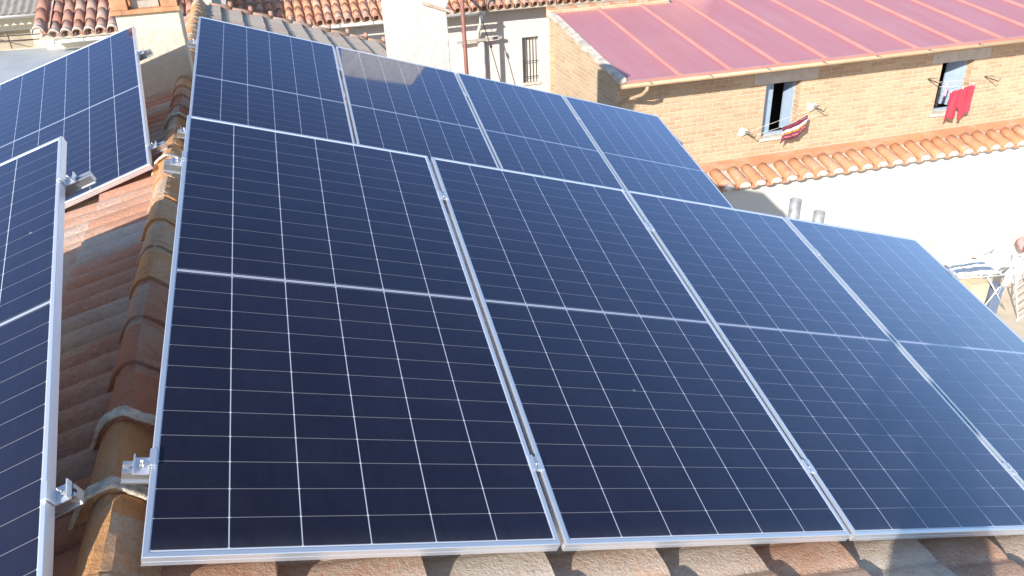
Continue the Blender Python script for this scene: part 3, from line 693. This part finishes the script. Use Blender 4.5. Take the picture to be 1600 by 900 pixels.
# windows
def brick_window(wd, open_l, open_r, wl, wr):
    x0, x1, z0, z1 = wd
    wn = empty('window', (0, 0, 0)); wn.parent = bh
    wn2 = MB(); fy = WY + 0.15; t_ = 0.035
    wn2.box(x0, fy, z0, x0 + t_, fy + 0.05, z1); wn2.box(x1 - t_, fy, z0, x1, fy + 0.05, z1); wn2.box(x0 + t_, fy, z1 - t_, x1 - t_, fy + 0.05, z1); wn2.box(x0 + t_, fy, z0, x1 - t_, fy + 0.05, z0 + t_)
    fo = wn2.build('window_frame', 'shutter', wn)
    def leaf(hx, ang, sgn, wd_):
        l = MB(); c, s = math.cos(ang), math.sin(ang)
        def P(u_, th, z): return (hx + sgn * (u_ * c) + sgn * (-th * s) * 0, fy + 0.0 + u_ * s + th, z)
        def pb(u0, u1, t0, t1, za, zb):
            vs = [P(u0, t0, za), P(u1, t0, za), P(u1, t1, za), P(u0, t1, za), P(u0, t0, zb), P(u1, t0, zb), P(u1, t1, zb), P(u0, t1, zb)]
            fs = [(3, 2, 1, 0), (4, 5, 6, 7), (0, 1, 5, 4), (1, 2, 6, 5), (2, 3, 7, 6), (3, 0, 4, 7)]
            l.add(vs, fs if sgn > 0 else [f[::-1] for f in fs])
        zz0, zz1 = z0 + 0.04, z1 - 0.04
        pb(0, wd_, 0.004, 0.022, zz0, zz1); pb(0, 0.03, -0.006, 0.0039, zz0, zz1); pb(wd_ - 0.03, wd_, -0.006, 0.0039, zz0, zz1)
        for zc in (zz0, (zz0 + zz1) / 2 + 0.1, zz1 - 0.03): pb(0.031, wd_ - 0.031, -0.006, 0.0039, zc, zc + 0.03)
        l.build('shutter_leaf', 'shutter', wn)
    leaf(x0 + 0.036, open_l, 1, wl); leaf(x1 - 0.036, open_r, -1, wr)
    s_ = MB(); s_.box(x0 - 0.03, WY - 0.035, z0 - 0.045, x1 + 0.03, WY + 0.149, z0 + 0.004); s_.build('sill', 'white_board', wn, bevel=0.004)
    s_ = MB(); s_.box(x0 - 0.23, WY - 0.004, z1 + 0.005, x1 + 0.30, WY + 0.10, z1 + 0.185); s_.build('lintel', 'lintel', wn)
brick_window(W1, math.radians(5), math.radians(74), 0.205, 0.18)
brick_window(W2_, math.radians(84), math.radians(56), 0.26, 0.28)
# clothes line hooks, white plaster blobs with a bent iron hook
def bl(p): # brick house local -> world
    c, s = math.cos(RZ), math.sin(RZ); return (BO.x + KB * (p[0] * c - p[1] * s), BO.y + KB * (p[0] * s + p[1] * c), BO.z + KB * p[2])
def blob(b, c, r, seed, sy=0.3):
    rnd = random.Random(seed)
    def fn(u_, v_):
        a = 2 * PI * u_; ph = PI / 2 * v_; k = 1 + 0.18 * math.sin(a * 3 + seed) + 0.1 * math.sin(a * 5 + 2 * seed)
        return (c[0] + math.cos(a) * math.cos(ph) * r[0] * k, c[1] - math.sin(ph) * r[1], c[2] + math.sin(a) * math.cos(ph) * r[2] * k)
    b.sheet(18, 5, fn, flip=True)
for i, (x, z, lab) in enumerate(((3.42, 3.72, 'iron line hook set in a white plaster blob right of the nearer brick wall window'), (2.20, 3.44, 'iron line hook set in a white plaster blob left of the nearer brick wall window'), (5.62, 3.93, 'iron line hook left of the farther brick wall window with the red cloth'), (6.80, 3.85, 'iron line hook right of the farther brick wall window with the red cloth'))):
    h = empty('line_hook', bl((1.02 * x + 0.103, WY, 1.02 * z - 0.151)), RZ, lab, 'hook', 'clothes line hooks in the brick wall'); h.scale = (KB, KB, KB)
    b = MB()
    if i < 2: blob(b, (0, 0.005, 0), (0.10, 0.05, 0.075), i + 1); b.build('plaster', 'white_board', h)
    b = MB(); b.tube([(0, 0, 0.0), (0.04, -0.12, -0.01), (0.075, -0.24, -0.03), (0.09, -0.25, 0.02)], 0.008, 6); b.tube([(0.0, -0.01, 0.02), (0.03, -0.18, 0.05)], 0.006, 6); b.build('iron_hook', 'iron', h)
for (xa, za, xb, zb, lab) in ((2.42, 3.36, 3.62, 3.62, 'thin clothes line across the nearer brick wall window'), (5.90, 3.78, 6.98, 3.74, 'thin clothes line across the farther brick wall window')):
    b = MB(); b.tube([bl((xa, 0.0, za)), bl(((xa + xb) / 2, 0.0, (za + zb) / 2 - 0.03)), bl((xb, 0.0, zb))], 0.003, 5); b.tube([bl((xa, 0.1, za + 0.05)), bl((xb, 0.1, zb + 0.05))], 0.003, 5)
    tag(b.build('clothes_line', 'wire'), lab, 'clothes line', 'clothes lines on the brick wall')
def cloth(name, mat, p00, p10, drop0, drop1, folds, amp, label, cat, seed, nu=40, nv=24, notch=None, th=0.004, split=None):
    rnd = random.Random(seed); ph = rnd.random() * 6; drop0 *= KB; drop1 *= KB; amp *= KB; b = MB(); uv = []; a = Vector(p00); c = Vector(p10)
    dx = (c - a).normalized(); out = Vector((dx.y, -dx.x, 0)).normalized()
    base = a.lerp(c, 0.5); vs = []
    for j in range(nv + 1):
        for i in range(nu + 1):
            u_, v_ = i / nu, j / nv
            top = a.lerp(c, u_) + Vector((0, 0, -0.02 * math.sin(PI * u_)))
            d = (drop0 * (1 - u_) + drop1 * u_) * (1 + 0.04 * math.sin(u_ * 9 + ph))
            if notch: d *= 1 - notch * max(0, math.sin(u_ * PI * 2.3 + 0.4)) * 0.5
            f = amp * (0.25 + v_) * (math.sin(u_ * folds * 2 * PI + ph + 0.6 * v_) + 0.4 * math.sin(u_ * folds * 4.6 * PI + ph * 2))
            p = top + Vector((0, 0, -d * v_)) + out * f + dx * (0.012 * math.sin(v_ * 5 + u_ * 7))
            vs.append(p - base); uv.append((u_, 1 - v_))
    fs = [(j * (nu + 1) + i, j * (nu + 1) + i + 1, (j + 1) * (nu + 1) + i + 1, (j + 1) * (nu + 1) + i) for j in range(nv) for i in range(nu) if not (split and j / nv > split[1] and abs((i + 0.5) / nu - split[0] - 0.03 * j / nv) < split[2] * (j / nv - split[1] + 0.1))]
    b.add(vs, fs, True); o = b.build(name, mat, uvs=uv, solid=th); o.location = base
    return tag(o, label, cat)
cloth('striped_towel', 'stripe', bl((2.93, 0.0, 3.44)), bl((3.37, 0.0, 3.585)), 0.30, 0.27, 3, 0.010, 'small striped maroon, orange and white towel hanging under the nearer window', 'towel', 3, notch=0.3)
cloth('trousers', 'red_cloth', bl((6.14, 0.0, 3.665)), bl((6.63, 0.0, 3.76)), 0.55, 0.54, 3, 0.022, 'crimson red trousers hanging below the farther brick wall window', 'trousers', 4, notch=0.22, split=(0.5, 0.6, 0.10))
for px_ in (6.17, 6.40, 6.61):
    pg = MB(); pg.box(-0.008, -0.012, -0.03, 0.008, 0.012, 0.03); o = pg.build('clothes_peg', 'wire'); o.location = bl((px_, 0.0, 3.665 + (px_ - 6.14) * 0.19)); o.rotation_euler = (0, 0, RZ)
    tag(o, {6.17: 'left clothes peg holding the crimson trousers', 6.40: 'middle clothes peg holding the crimson trousers', 6.61: 'right clothes peg holding the crimson trousers'}[px_], 'clothes peg', 'pegs on the red trousers')
cloth('sock', 'lilac', bl((6.12, 0.10, 3.80)), bl((6.20, 0.10, 3.81)), 0.24, 0.2, 1, 0.006, 'small lilac patterned garment hanging in the farther brick wall window', 'garment', 5, 10, 10)

# cream chimney block and black elbow on the red roof
rc = empty('chimney', bl((2.62, 3.25, rz_(3.0) - 0.1)), RZ, 'cream block chimney stub standing on the red metal roof', 'chimney'); rc.scale = (KB, KB, KB)
b = MB(); b.box(0, 0, 0, 0.56, 0.5, 0.62); b.build('shaft', 'stucco_c', rc, bevel=0.01)
b = MB(); b.box(-0.05, -0.05, 0.621, 0.61, 0.55, 0.67); b.build('cap_slab', 'concrete', rc, bevel=0.004)
b = MB(); b.tube([bl((3.27, 3.1, rz_(3.1) - 0.03)), bl((3.27, 3.1, rz_(3.1) + 0.18)), bl((3.26, 3.05, rz_(3.1) + 0.24)), bl((3.24, 2.97, rz_(3.1) + 0.25))], 0.05, 12)
tag(b.build('vent_pipe', 'iron'), 'short black bent vent pipe on the red metal roof beside the cream stub', 'vent pipe')

# ------------------------------------------------------------------ white patio wall with barrel tile coping
ww = empty('patio_wall', bl((0.45, -0.385, -0.10)), RZ, 'white rendered patio wall topped with orange barrel tiles, below the brick house', 'wall'); ww.scale = (KB, KB, KB)
b = MB(); b.box(0, 0, 0, 11.2, 0.55, 2.76); b.build('wall', 'stucco_w', ww)
b = MB()  # mortar bed, sloping to the front
b.add([(0, -0.06, 2.762), (11.2, -0.06, 2.762), (11.2, 0.597, 2.762), (0, 0.597, 2.762), (0, -0.06, 2.80), (11.2, -0.06, 2.80), (11.2, 0.597, 2.965), (0, 0.597, 2.965)], [(3, 2, 1, 0), (4, 5, 6, 7), (0, 1, 5, 4), (1, 2, 6, 5), (2, 3, 7, 6), (3, 0, 4, 7)])
b.build('mortar_bed', M['mortar'], ww)
for i in range(37):
    x = 0.02 + i * 0.30; t_ = MB()
    t_.add([(x, 0.40, 2.93), (x + 0.296, 0.40, 2.93), (x + 0.296, 0.595, 3.0), (x, 0.595, 3.0), (x, 0.40, 2.945), (x + 0.296, 0.40, 2.945), (x + 0.296, 0.595, 3.015), (x, 0.595, 3.015)], [(3, 2, 1, 0), (4, 5, 6, 7), (0, 1, 5, 4), (1, 2, 6, 5), (2, 3, 7, 6), (3, 0, 4, 7)])
    t_.build('flat_tile', 'clay_new', ww)
rnd = random.Random(9)
for i in range(38):
    x = 0.16 + i * 0.2865; t_ = MB(); jx = rnd.uniform(-0.012, 0.012); jk = rnd.uniform(-0.02, 0.02); jl = rnd.uniform(-0.03, 0.02); jz = rnd.uniform(-0.004, 0.006)
    def fn(u_, v_):
        a = PI * u_; r = 0.108 - 0.018 * v_; yy = -0.105 + (0.46 + jl) * v_
        return (x + jx + jk * v_ - math.cos(a) * r, yy, 2.795 + jz + math.sin(a) * r * 0.85 + (yy + 0.105) * 0.26)
    t_.sheet(10, 3, fn, flip=True)
    to = t_.build('barrel_tile', 'clay_new', ww, solid=0.014)
    p = MB(); n_ = 10; vs = [(x + jx - math.cos(PI * q / n_) * 0.098, -0.118, 2.795 + math.sin(PI * q / n_) * 0.088) for q in range(n_ + 1)]
    vs += [(v[0], -0.02, v[2] + 0.01) for v in vs]
    p.add(vs, [tuple(range(n_ + 1))] + [(q, n_ + 1 + q, n_ + 2 + q, q + 1) for q in range(n_)]); p.build('mortar_plug', 'white_board', to)
# curved channel tiles between, their lower edge makes the scalloped shadow
b = MB()
for i in range(37):
    x = 0.16 + 0.143 + i * 0.2865
    def fn(u_, v_):
        a = PI * u_; r = 0.085; yy = -0.14 + 0.14 * v_
        return (x - math.cos(a) * r, yy, 2.815 - math.sin(a) * 0.035 + (yy + 0.14) * 0.26)
    b.sheet(8, 1, fn, flip=True)
b.build('channel_tiles', 'clay_new', ww, solid=0.014)

# ------------------------------------------------------------------ pale house behind with barrel tile roof
ph = empty('pale_house', (0.3, 22.1, -7.55), RZ, 'pale rendered house with an orange barrel tile roof, beyond the rear panels', 'house')
# local x = world x - .3, eave underside z = 4.0
b = MB(); WN = (7.06, 7.55, 1.70, 2.98)
holed_wall(b, -0.6, 11.0, -1.13, 4.1, [WN], 0.22, 0.0)
b.add([(-0.6, 0, -1.13), (-0.6, 5, -1.13), (-0.6, 5, 5.6), (-0.6, 0, 4.1)], [(3, 2, 1, 0)][0:1]); b.add([(11, 0, -1.13), (11, 5, -1.13), (11, 5, 5.6), (11, 0, 4.1)], [(0, 1, 2, 3)])
b.build('wall', 'stucco_p', ph)
b = MB(); b.box(-0.6, -0.14, 3.76, 11.0, -0.002, 3.90); b.build('cornice', 'stucco_p', ph)
barrel_roof(ph, 'clay', -0.55, 49, 0.238, -0.62, 3.91, 0.36, 5.9, endmat='clay_red')
b = MB(); b.add([(-0.6, -0.55, 3.86), (11, -0.55, 3.86), (11, 5.2, 5.92), (-0.6, 5.2, 5.92)], [(0, 1, 2, 3)]); b.build('roof_deck', 'mortar', ph, solid=0.03)
g_ = MB(); half_pipe(g_, (0.75, -0.70, 3.87), (5.85, -0.70, 3.87), 0.065); go = g_.build('gutter', 'gutter_w', ph, solid=0.008)
for i in range(6):
    h = MB(); x = 1.2 + i * 0.85; h.bar((x, -0.77, 3.875), (x, -0.63, 3.88), 0.02, 0.01); h.bar((x, -0.772, 3.875), (x, -0.772, 3.79), 0.02, 0.008); h.build('gutter_clip', 'alu_d', go)
wn = empty('window'); wn.parent = ph
b = MB(); b.box(WN[0], 0.16, WN[2], WN[1], 0.2, WN[3]); b.build('pane', 'gutter_w', wn)
b = MB()
for i in range(5): x = WN[0] + 0.06 + i * 0.092; b.tube([(x, 0.04, WN[2]), (x, 0.04, WN[3])], 0.012, 6)
b.tube([(WN[0], 0.04, 2.3), (WN[1], 0.04, 2.3)], 0.01, 6); b.tube([(WN[0], 0.04, 1.86), (WN[1], 0.04, 1.86)], 0.01, 6)
b.build('window_bars', 'iron', wn)
b = MB(); b.box(WN[0] - 0.02, -0.04, WN[2] - 0.06, WN[1] + 0.02, 0.155, WN[2] - 0.002); b.build('sill', 'white_board', wn)
b = MB(); b.tube([(5.76, -0.70, 3.82), (5.76, -0.62, 3.6), (5.78, -0.18, 3.3), (5.78, -0.12, 3.0)], 0.05, 10); b.build('downpipe', 'gutter_w', ph)
b = MB(); b.tube([(5.85, -0.12, 3.04), (5.85, -0.12, -1.13)], 0.095, 14); b.build('downpipe', 'gutter_w', ph)
b = MB(); b.bar((5.15, -0.22, 3.05), (6.42, -0.22, 3.09), 0.06, 0.07); b.bar((5.85, -0.22, 3.06), (5.85, 0, 3.06), 0.05, 0.05); b.build('pipe_bracket', 'concrete', ph)
ms = empty('mast', (5.35, 20.5, -7.55), 0, 'thin red brown steel mast in front of the pale wall and white downpipe', 'mast')
b = MB(); b.tube([(0, 0, -1.13), (0, 0, 5.4)], 0.055, 10); b.build('pole', 'rust', ms)
b = MB(); b.bar((-0.02, 0, 4.45), (0.1, 0.9, 4.47), 0.04, 0.04); b.build('stay', 'rust', ms)
b = MB(); b.tube([(5.9, 21.2, -3.1), (6.02, 21.2, -3.75), (6.25, 21.2, -4.6), (6.55, 21.2, -5.8)], 0.012, 6); b.tube([(6.235, 21.2, -4.5), (6.27, 21.2, -4.62)], 0.035, 6)
tag(b.build('guy_wire', 'iron'), 'thin slanting guy wire with a small insulator in front of the pale wall', 'wire')

# ------------------------------------------------------------------ left background
rh = empty('red_roofed_house', (-4.0, 18.9, -7.55), RZ, 'low house with faded red barrel tile roof and white gutter, behind the far left panel', 'house')
b = MB(); b.box(0.0, 0.42, -1.13, 3.4, 4.2, 4.55); b.build('wall', 'stucco_c', rh)
barrel_roof(rh, 'clay_red', 0.30, 13, 0.222, 0.0, 4.60, 0.40, 4.6, endmat='mortar', r=0.092)
barrel_roof(rh, 'clay_red', 0.03, 1, 0.24, -0.03, 4.68, 0.40, 4.6, endmat='mortar', r=0.10)
b = MB(); b.add([(0.0, 0.05, 4.56), (3.4, 0.05, 4.56), (3.4, 4.8, 6.46), (0, 4.8, 6.46)], [(0, 1, 2, 3)]); b.build('roof_deck', 'mortar', rh, solid=0.03)
g_ = MB(); half_pipe(g_, (0.10, -0.09, 4.54), (3.3, -0.09, 4.54), 0.06); go = g_.build('gutter', 'gutter_w', rh, solid=0.008)
for i in range(5):
    h = MB(); x = 0.3 + i * 0.55; h.bar((x, -0.155, 4.545), (x, 0.0, 4.55), 0.02, 0.01); h.bar((x, -0.158, 4.545), (x, -0.158, 4.48), 0.02, 0.01); h.build('gutter_clip', 'alu_d', go)
gh = empty('grey_roofed_house', (-7.5, 20.4, -7.55), RZ, 'cream house with dark grey corrugated roof and boarded window at the far left', 'house')
GW = (1.0, 3.10, 4.2, 4.585)
b = MB(); holed_wall(b, 0, 3.9, -1.13, 4.93, [GW], 0.2); b.add([(3.9, 0, -1.13), (3.9, 4, -1.13), (3.9, 4, 5.6), (3.9, 0, 4.93)], [(0, 1, 2, 3)]); b.build('wall', 'stucco_c', gh)
b = MB(); b.box(GW[0], 0.12, GW[2], GW[1], 0.15, GW[3]); b.box(GW[0] + 1.55, 0.1, GW[2], GW[0] + 1.6, 0.119, GW[3]); b.box(GW[0], 0.1, GW[2] + 0.15, GW[1], 0.118, GW[2] + 0.17); b.build('boarded_window', 'board', gh)
b = MB(); nn = 260
b.sheet(nn, 1, lambda u_, v_: (4.2 * u_ - 0.1, -0.35 + 4.6 * v_, 4.965 + 4.6 * v_ * 0.36 + 0.022 * math.sin(2 * PI * 4.2 * u_ / 0.15))); b.build('roof', 'slate', gh, solid=0.01)
g_ = MB(); half_pipe(g_, (0, -0.42, 4.95), (3.95, -0.42, 4.95), 0.06); g_.build('gutter', 'gutter_w', gh, solid=0.008)
b = MB(); b.add([(-9.5, 12.6, -3.38), (-2.2, 12.6, -3.38), (-2.2, 19.3, -3.28), (-9.5, 20.39, -3.28)], [(0, 1, 2, 3)])
fr_ = empty('flat_roof', (-5.5, 15, -7.55), 0, 'pale grey sheet roof between our left slope and the cream house', 'flat roof')
b2 = MB(); b2.add([(-4.0, -2.5, 4.17), (3.3, -2.5, 4.17), (3.3, 4.3, 4.27), (-4, 5.39, 4.27)], [(0, 1, 2, 3)]); b2.build('roof_sheet', 'bluegrey', fr_, solid=0.04)
b2 = MB(); b2.box(-3.9, -2.4, -1.13, 3.2, 4.2, 4.12); b2.build('wall', 'stucco_c', fr_)
for i, (z, x1) in enumerate(((-2.92, -3.6), (-3.02, -3.6), (-2.55, -5.6))):
    b = MB(); b.tube([(-8, 19.9, z + (0.3 if i == 2 else 0)), (-6, 19.8, z - 0.03), (x1, 19.3, z - 0.02)], 0.012, 5)
    tag(b.build('cable', 'iron'), ('upper of the two thin cables sagging across the boarded window', 'lower of the two thin cables sagging across the boarded window', 'short dark cable running down from the grey gutter')[i], 'cable', 'cables on the cream house')

# ------------------------------------------------------------------ laundry on the patio
def rack_things():
    r = empty('drying_rack', (13.225, 10.522, -8.682), 0, 'white folding drying rack spread open on the patio and loaded with washing', 'drying rack'); r.scale = (KB, KB, KB)
    b = MB(); A = [(-0.62, 0.32), (0.04, 0.27), (0.58, 0.46), (0.84, 0.07), (-0.06, -0.34), (-0.80, -0.16)]
    z = 0.95
    for i in range(6): p, q = A[i], A[(i + 1) % 6]; b.tube([(p[0], p[1], z), (q[0], q[1], z)], 0.012, 6)
    b.tube([(A[1][0], A[1][1], z), (A[4][0], A[4][1], z)], 0.012, 6)
    for k in range(1, 8):
        t_ = k / 8
        b.tube([(A[0][0] * (1 - t_) + A[5][0] * t_, A[0][1] * (1 - t_) + A[5][1] * t_, z), (A[1][0] * (1 - t_) + A[4][0] * t_, A[1][1] * (1 - t_) + A[4][1] * t_, z), (A[2][0] * (1 - t_) + A[3][0] * t_, A[2][1] * (1 - t_) + A[3][1] * t_, z)], 0.004, 5)
    b.build('wire_top', 'wire', r)
    for (p, q) in (((-0.3, 0.28), (0.5, 0.2)), ((-0.3, -0.25), (0.55, -0.1)), ((0.5, 0.3), (-0.35, 0.2)), ((0.5, -0.12), (-0.35, -0.22))):
        l = MB(); l.tube([(p[0], p[1], 0.94), (q[0], q[1], 0.0)], 0.012, 6); l.build('leg', 'wire', r)
    return r
rack_things()
def flatcloth(name, mat, c, ax, ay, sag, label, cat, seed, grp=None):
    b = MB(); ax = Vector(ax); ay = Vector(ay)
    b.sheet(24, 16, lambda u_, v_: ax * (u_ - 0.5) + ay * (v_ - 0.5) + Vector((0, 0, sag * (math.sin(u_ * 13 + seed) * math.cos(v_ * 7 + seed) + 0.5 * math.sin(v_ * 17 + u_ * 5)) - 1.5 * sag * (abs(u_ - 0.5) > 0.44))))
    o = b.build(name, mat, solid=0.006); o.location = c; tag(o, label, cat, grp)
lg = 'washing laid on the drying rack'
for i, (t_, mt, wd, nm, lab) in enumerate(((0.10, 'white_cloth', 0.10, 'white_towel', 'long white towel on the wall side edge of the drying rack wing'), (0.28, 'blue_cloth', 0.05, 'blue_towel', 'narrow slate blue towel laid behind the other blue one on the rack'), (0.42, 'white_cloth', 0.07, 'white_shirt', 'narrow white shirt laid between the two blue towels on the rack'), (0.60, 'blue_cloth', 0.12, 'blue_shirt', 'wider slate blue shirt laid on the drying rack wing'), (0.82, 'white_cloth', 0.10, 'white_towel', 'white towel on the panel side edge of the drying rack wing'))):
    p0 = Vector((12.512, 10.89, 0)).lerp(Vector((12.305, 10.34, 0)), t_); p1 = Vector((13.271, 10.833, 0)).lerp(Vector((13.156, 10.131, 0)), t_); c = (p0 + p1) / 2
    flatcloth(nm, mt, (c.x, c.y, -7.561), p1 - p0, (-0.035, wd * 1.15, 0), 0.016, lab, 'laundry', i, lg)
flatcloth('white_sheet', 'white_cloth', (13.64, 10.60, -7.555), (0.83, -0.06, 0), (0.06, 0.60, 0), 0.014, 'large white sheet folded over the right half of the drying rack', 'sheet', 9)
cloth('white_trousers', 'white_cloth', (13.225, 10.143, -7.578), (13.972, 10.407, -7.578), 0.52, 0.34, 3, 0.03, 'white trousers hanging from the near edge of the drying rack', 'trousers', 12, notch=0.9, split=(0.55, 0.3, 0.25))
# second rack, folded upright, mostly outside the photo
r2 = empty('drying_rack', (14.087, 10.292, -8.682), 0.35, 'white lattice airer leaning upright at the edge of the photo, under a pink cloth', 'drying rack'); r2.scale = (KB, KB, KB)
b = MB()
for s in (-0.32, 0.32):
    b.tube([(s, -0.12, 0.0), (s, 0.22, 1.15)], 0.014, 6)
b.build('side_rail', 'wire', r2)
b = MB()
for k in range(9): t_ = 0.08 + k * 0.1; b.tube([(-0.32, -0.12 + 0.34 * t_, 1.15 * t_), (0.32, -0.12 + 0.34 * t_, 1.15 * t_)], 0.008, 5)
b.build('rung', 'wire', r2)
b = MB(); b.tube([(-0.4, -0.13, 0.012), (0.4, -0.13, 0.012)], 0.014, 6); b.tube([(-0.32, 0.25, 0.0), (-0.32, 0.22, 1.15)], 0.012, 6); b.tube([(0.32, 0.25, 0.0), (0.32, 0.22, 1.15)], 0.012, 6); b.build('leg', 'wire', r2)
b = MB()
def pf(u_, v_):
    a = 2 * PI * u_; p_ = PI * (v_ - 0.5); k = 1 + 0.10 * math.sin(a * 5 + v_ * 9) + 0.08 * math.sin(a * 9 + v_ * 4)
    return (math.cos(a) * math.cos(p_) * 0.345 * k, math.sin(a) * math.cos(p_) * 0.184 * k, math.sin(p_) * 0.172 * k)
b.sheet(40, 20, pf); o = b.build('pink_blanket', 'pink_cloth'); o.location = (15.25, 11.32, -7.80); tag(o, 'bunched pink blanket on top of the white airer at the right edge', 'blanket')
sb = empty('storage_box', (12.95, 10.55, -8.682), -0.1, 'beige plastic box with a rounded slate blue end, under the drying rack', 'box'); sb.scale = (KB, KB, KB)
b = MB(); b.box(0, 0, 0.0, 0.36, 0.42, 0.60); b.box(0.0, -0.012, 0.54, 0.36, -0.001, 0.57); b.build('body', 'beige', sb, bevel=0.02)
b = MB(); prof = [(0.375, 0.0), (0.375, 0.42)] + [(0.475 - 0.10 * math.cos(PI * q / 10), 0.45 + 0.12 * math.sin(PI * q / 10)) for q in range(0, 11)] + [(0.575, 0.0)]
n_ = len(prof); vs = [(p[0], -0.10, p[1]) for p in prof] + [(p[0] + 0.03, 0.10, p[1]) for p in prof]
b.add(vs, [tuple(reversed(range(n_))), tuple(range(n_, 2 * n_))] + [(q, (q + 1) % n_, n_ + (q + 1) % n_, n_ + q) for q in range(n_)]); b.build('end_panel', 'blue_cloth', sb, bevel=0.012)

# ------------------------------------------------------------------ the photographer, standing behind the camera; casts the shadow at the lower right
def skin_body():
    J = {'pelvis': (0.04, -0.42, -0.86, 0.19, 0.13), 'waist': (0.02, -0.40, -0.68, 0.135, 0.10), 'chest': (0.02, -0.39, -0.45, 0.165, 0.115), 'neck': (0.02, -0.38, -0.24, 0.058, 0.058), 'head': (0.02, -0.35, -0.12, 0.078, 0.092), 'crown': (0.02, -0.36, 0.0, 0.06, 0.072),
         'sl': (-0.16, -0.39, -0.31, 0.06, 0.06), 'el': (-0.26, -0.26, -0.50, 0.045, 0.045), 'wl': (-0.10, -0.10, -0.20, 0.03, 0.03), 'hl': (-0.075, -0.055, -0.12, 0.032, 0.022),
         'sr': (0.20, -0.39, -0.31, 0.06, 0.06), 'er': (0.30, -0.26, -0.50, 0.045, 0.045), 'wr': (0.13, -0.10, -0.20, 0.03, 0.03), 'hr': (0.095, -0.055, -0.12, 0.032, 0.022),
         'hipl': (-0.04, -0.42, -0.98, 0.15, 0.12), 'kl': (-0.05, -0.40, -1.30, 0.13, 0.10), 'al': (-0.15, -0.44, -1.66, 0.042, 0.045), 'tl': (-0.17, -0.28, -1.70, 0.045, 0.03),
         'hipr': (0.14, -0.42, -0.98, 0.15, 0.12), 'kr': (0.20, -0.40, -1.34, 0.13, 0.10), 'ar': (0.25, -0.44, -1.79, 0.042, 0.045), 'tr': (0.28, -0.28, -1.83, 0.045, 0.03)}
    E = [('pelvis', 'waist'), ('waist', 'chest'), ('chest', 'neck'), ('neck', 'head'), ('head', 'crown'), ('chest', 'sl'), ('sl', 'el'), ('el', 'wl'), ('wl', 'hl'), ('chest', 'sr'), ('sr', 'er'), ('er', 'wr'), ('wr', 'hr'),
         ('pelvis', 'hipl'), ('hipl', 'kl'), ('kl', 'al'), ('al', 'tl'), ('pelvis', 'hipr'), ('hipr', 'kr'), ('kr', 'ar'), ('ar', 'tr')]
    K = list(J); me = bpy.data.meshes.new('person'); me.from_pydata([J[k][:3] for k in K], [(K.index(a), K.index(c)) for a, c in E], [])
    o = bpy.data.objects.new('person', me); COL.objects.link(o); sk = o.modifiers.new('skin', 'SKIN'); sk.use_smooth_shade = True
    for i, k in enumerate(K): me.skin_vertices[0].data[i].radius = J[k][3:]
    me.skin_vertices[0].data[0].use_root = True
    sb_ = o.modifiers.new('smooth', 'SUBSURF'); sb_.levels = 2; sb_.render_levels = 2
    me.materials.append(M['iron']); return o
tag(skin_body(), 'person in dark clothes standing on the roof and holding up a phone with both hands', 'person')
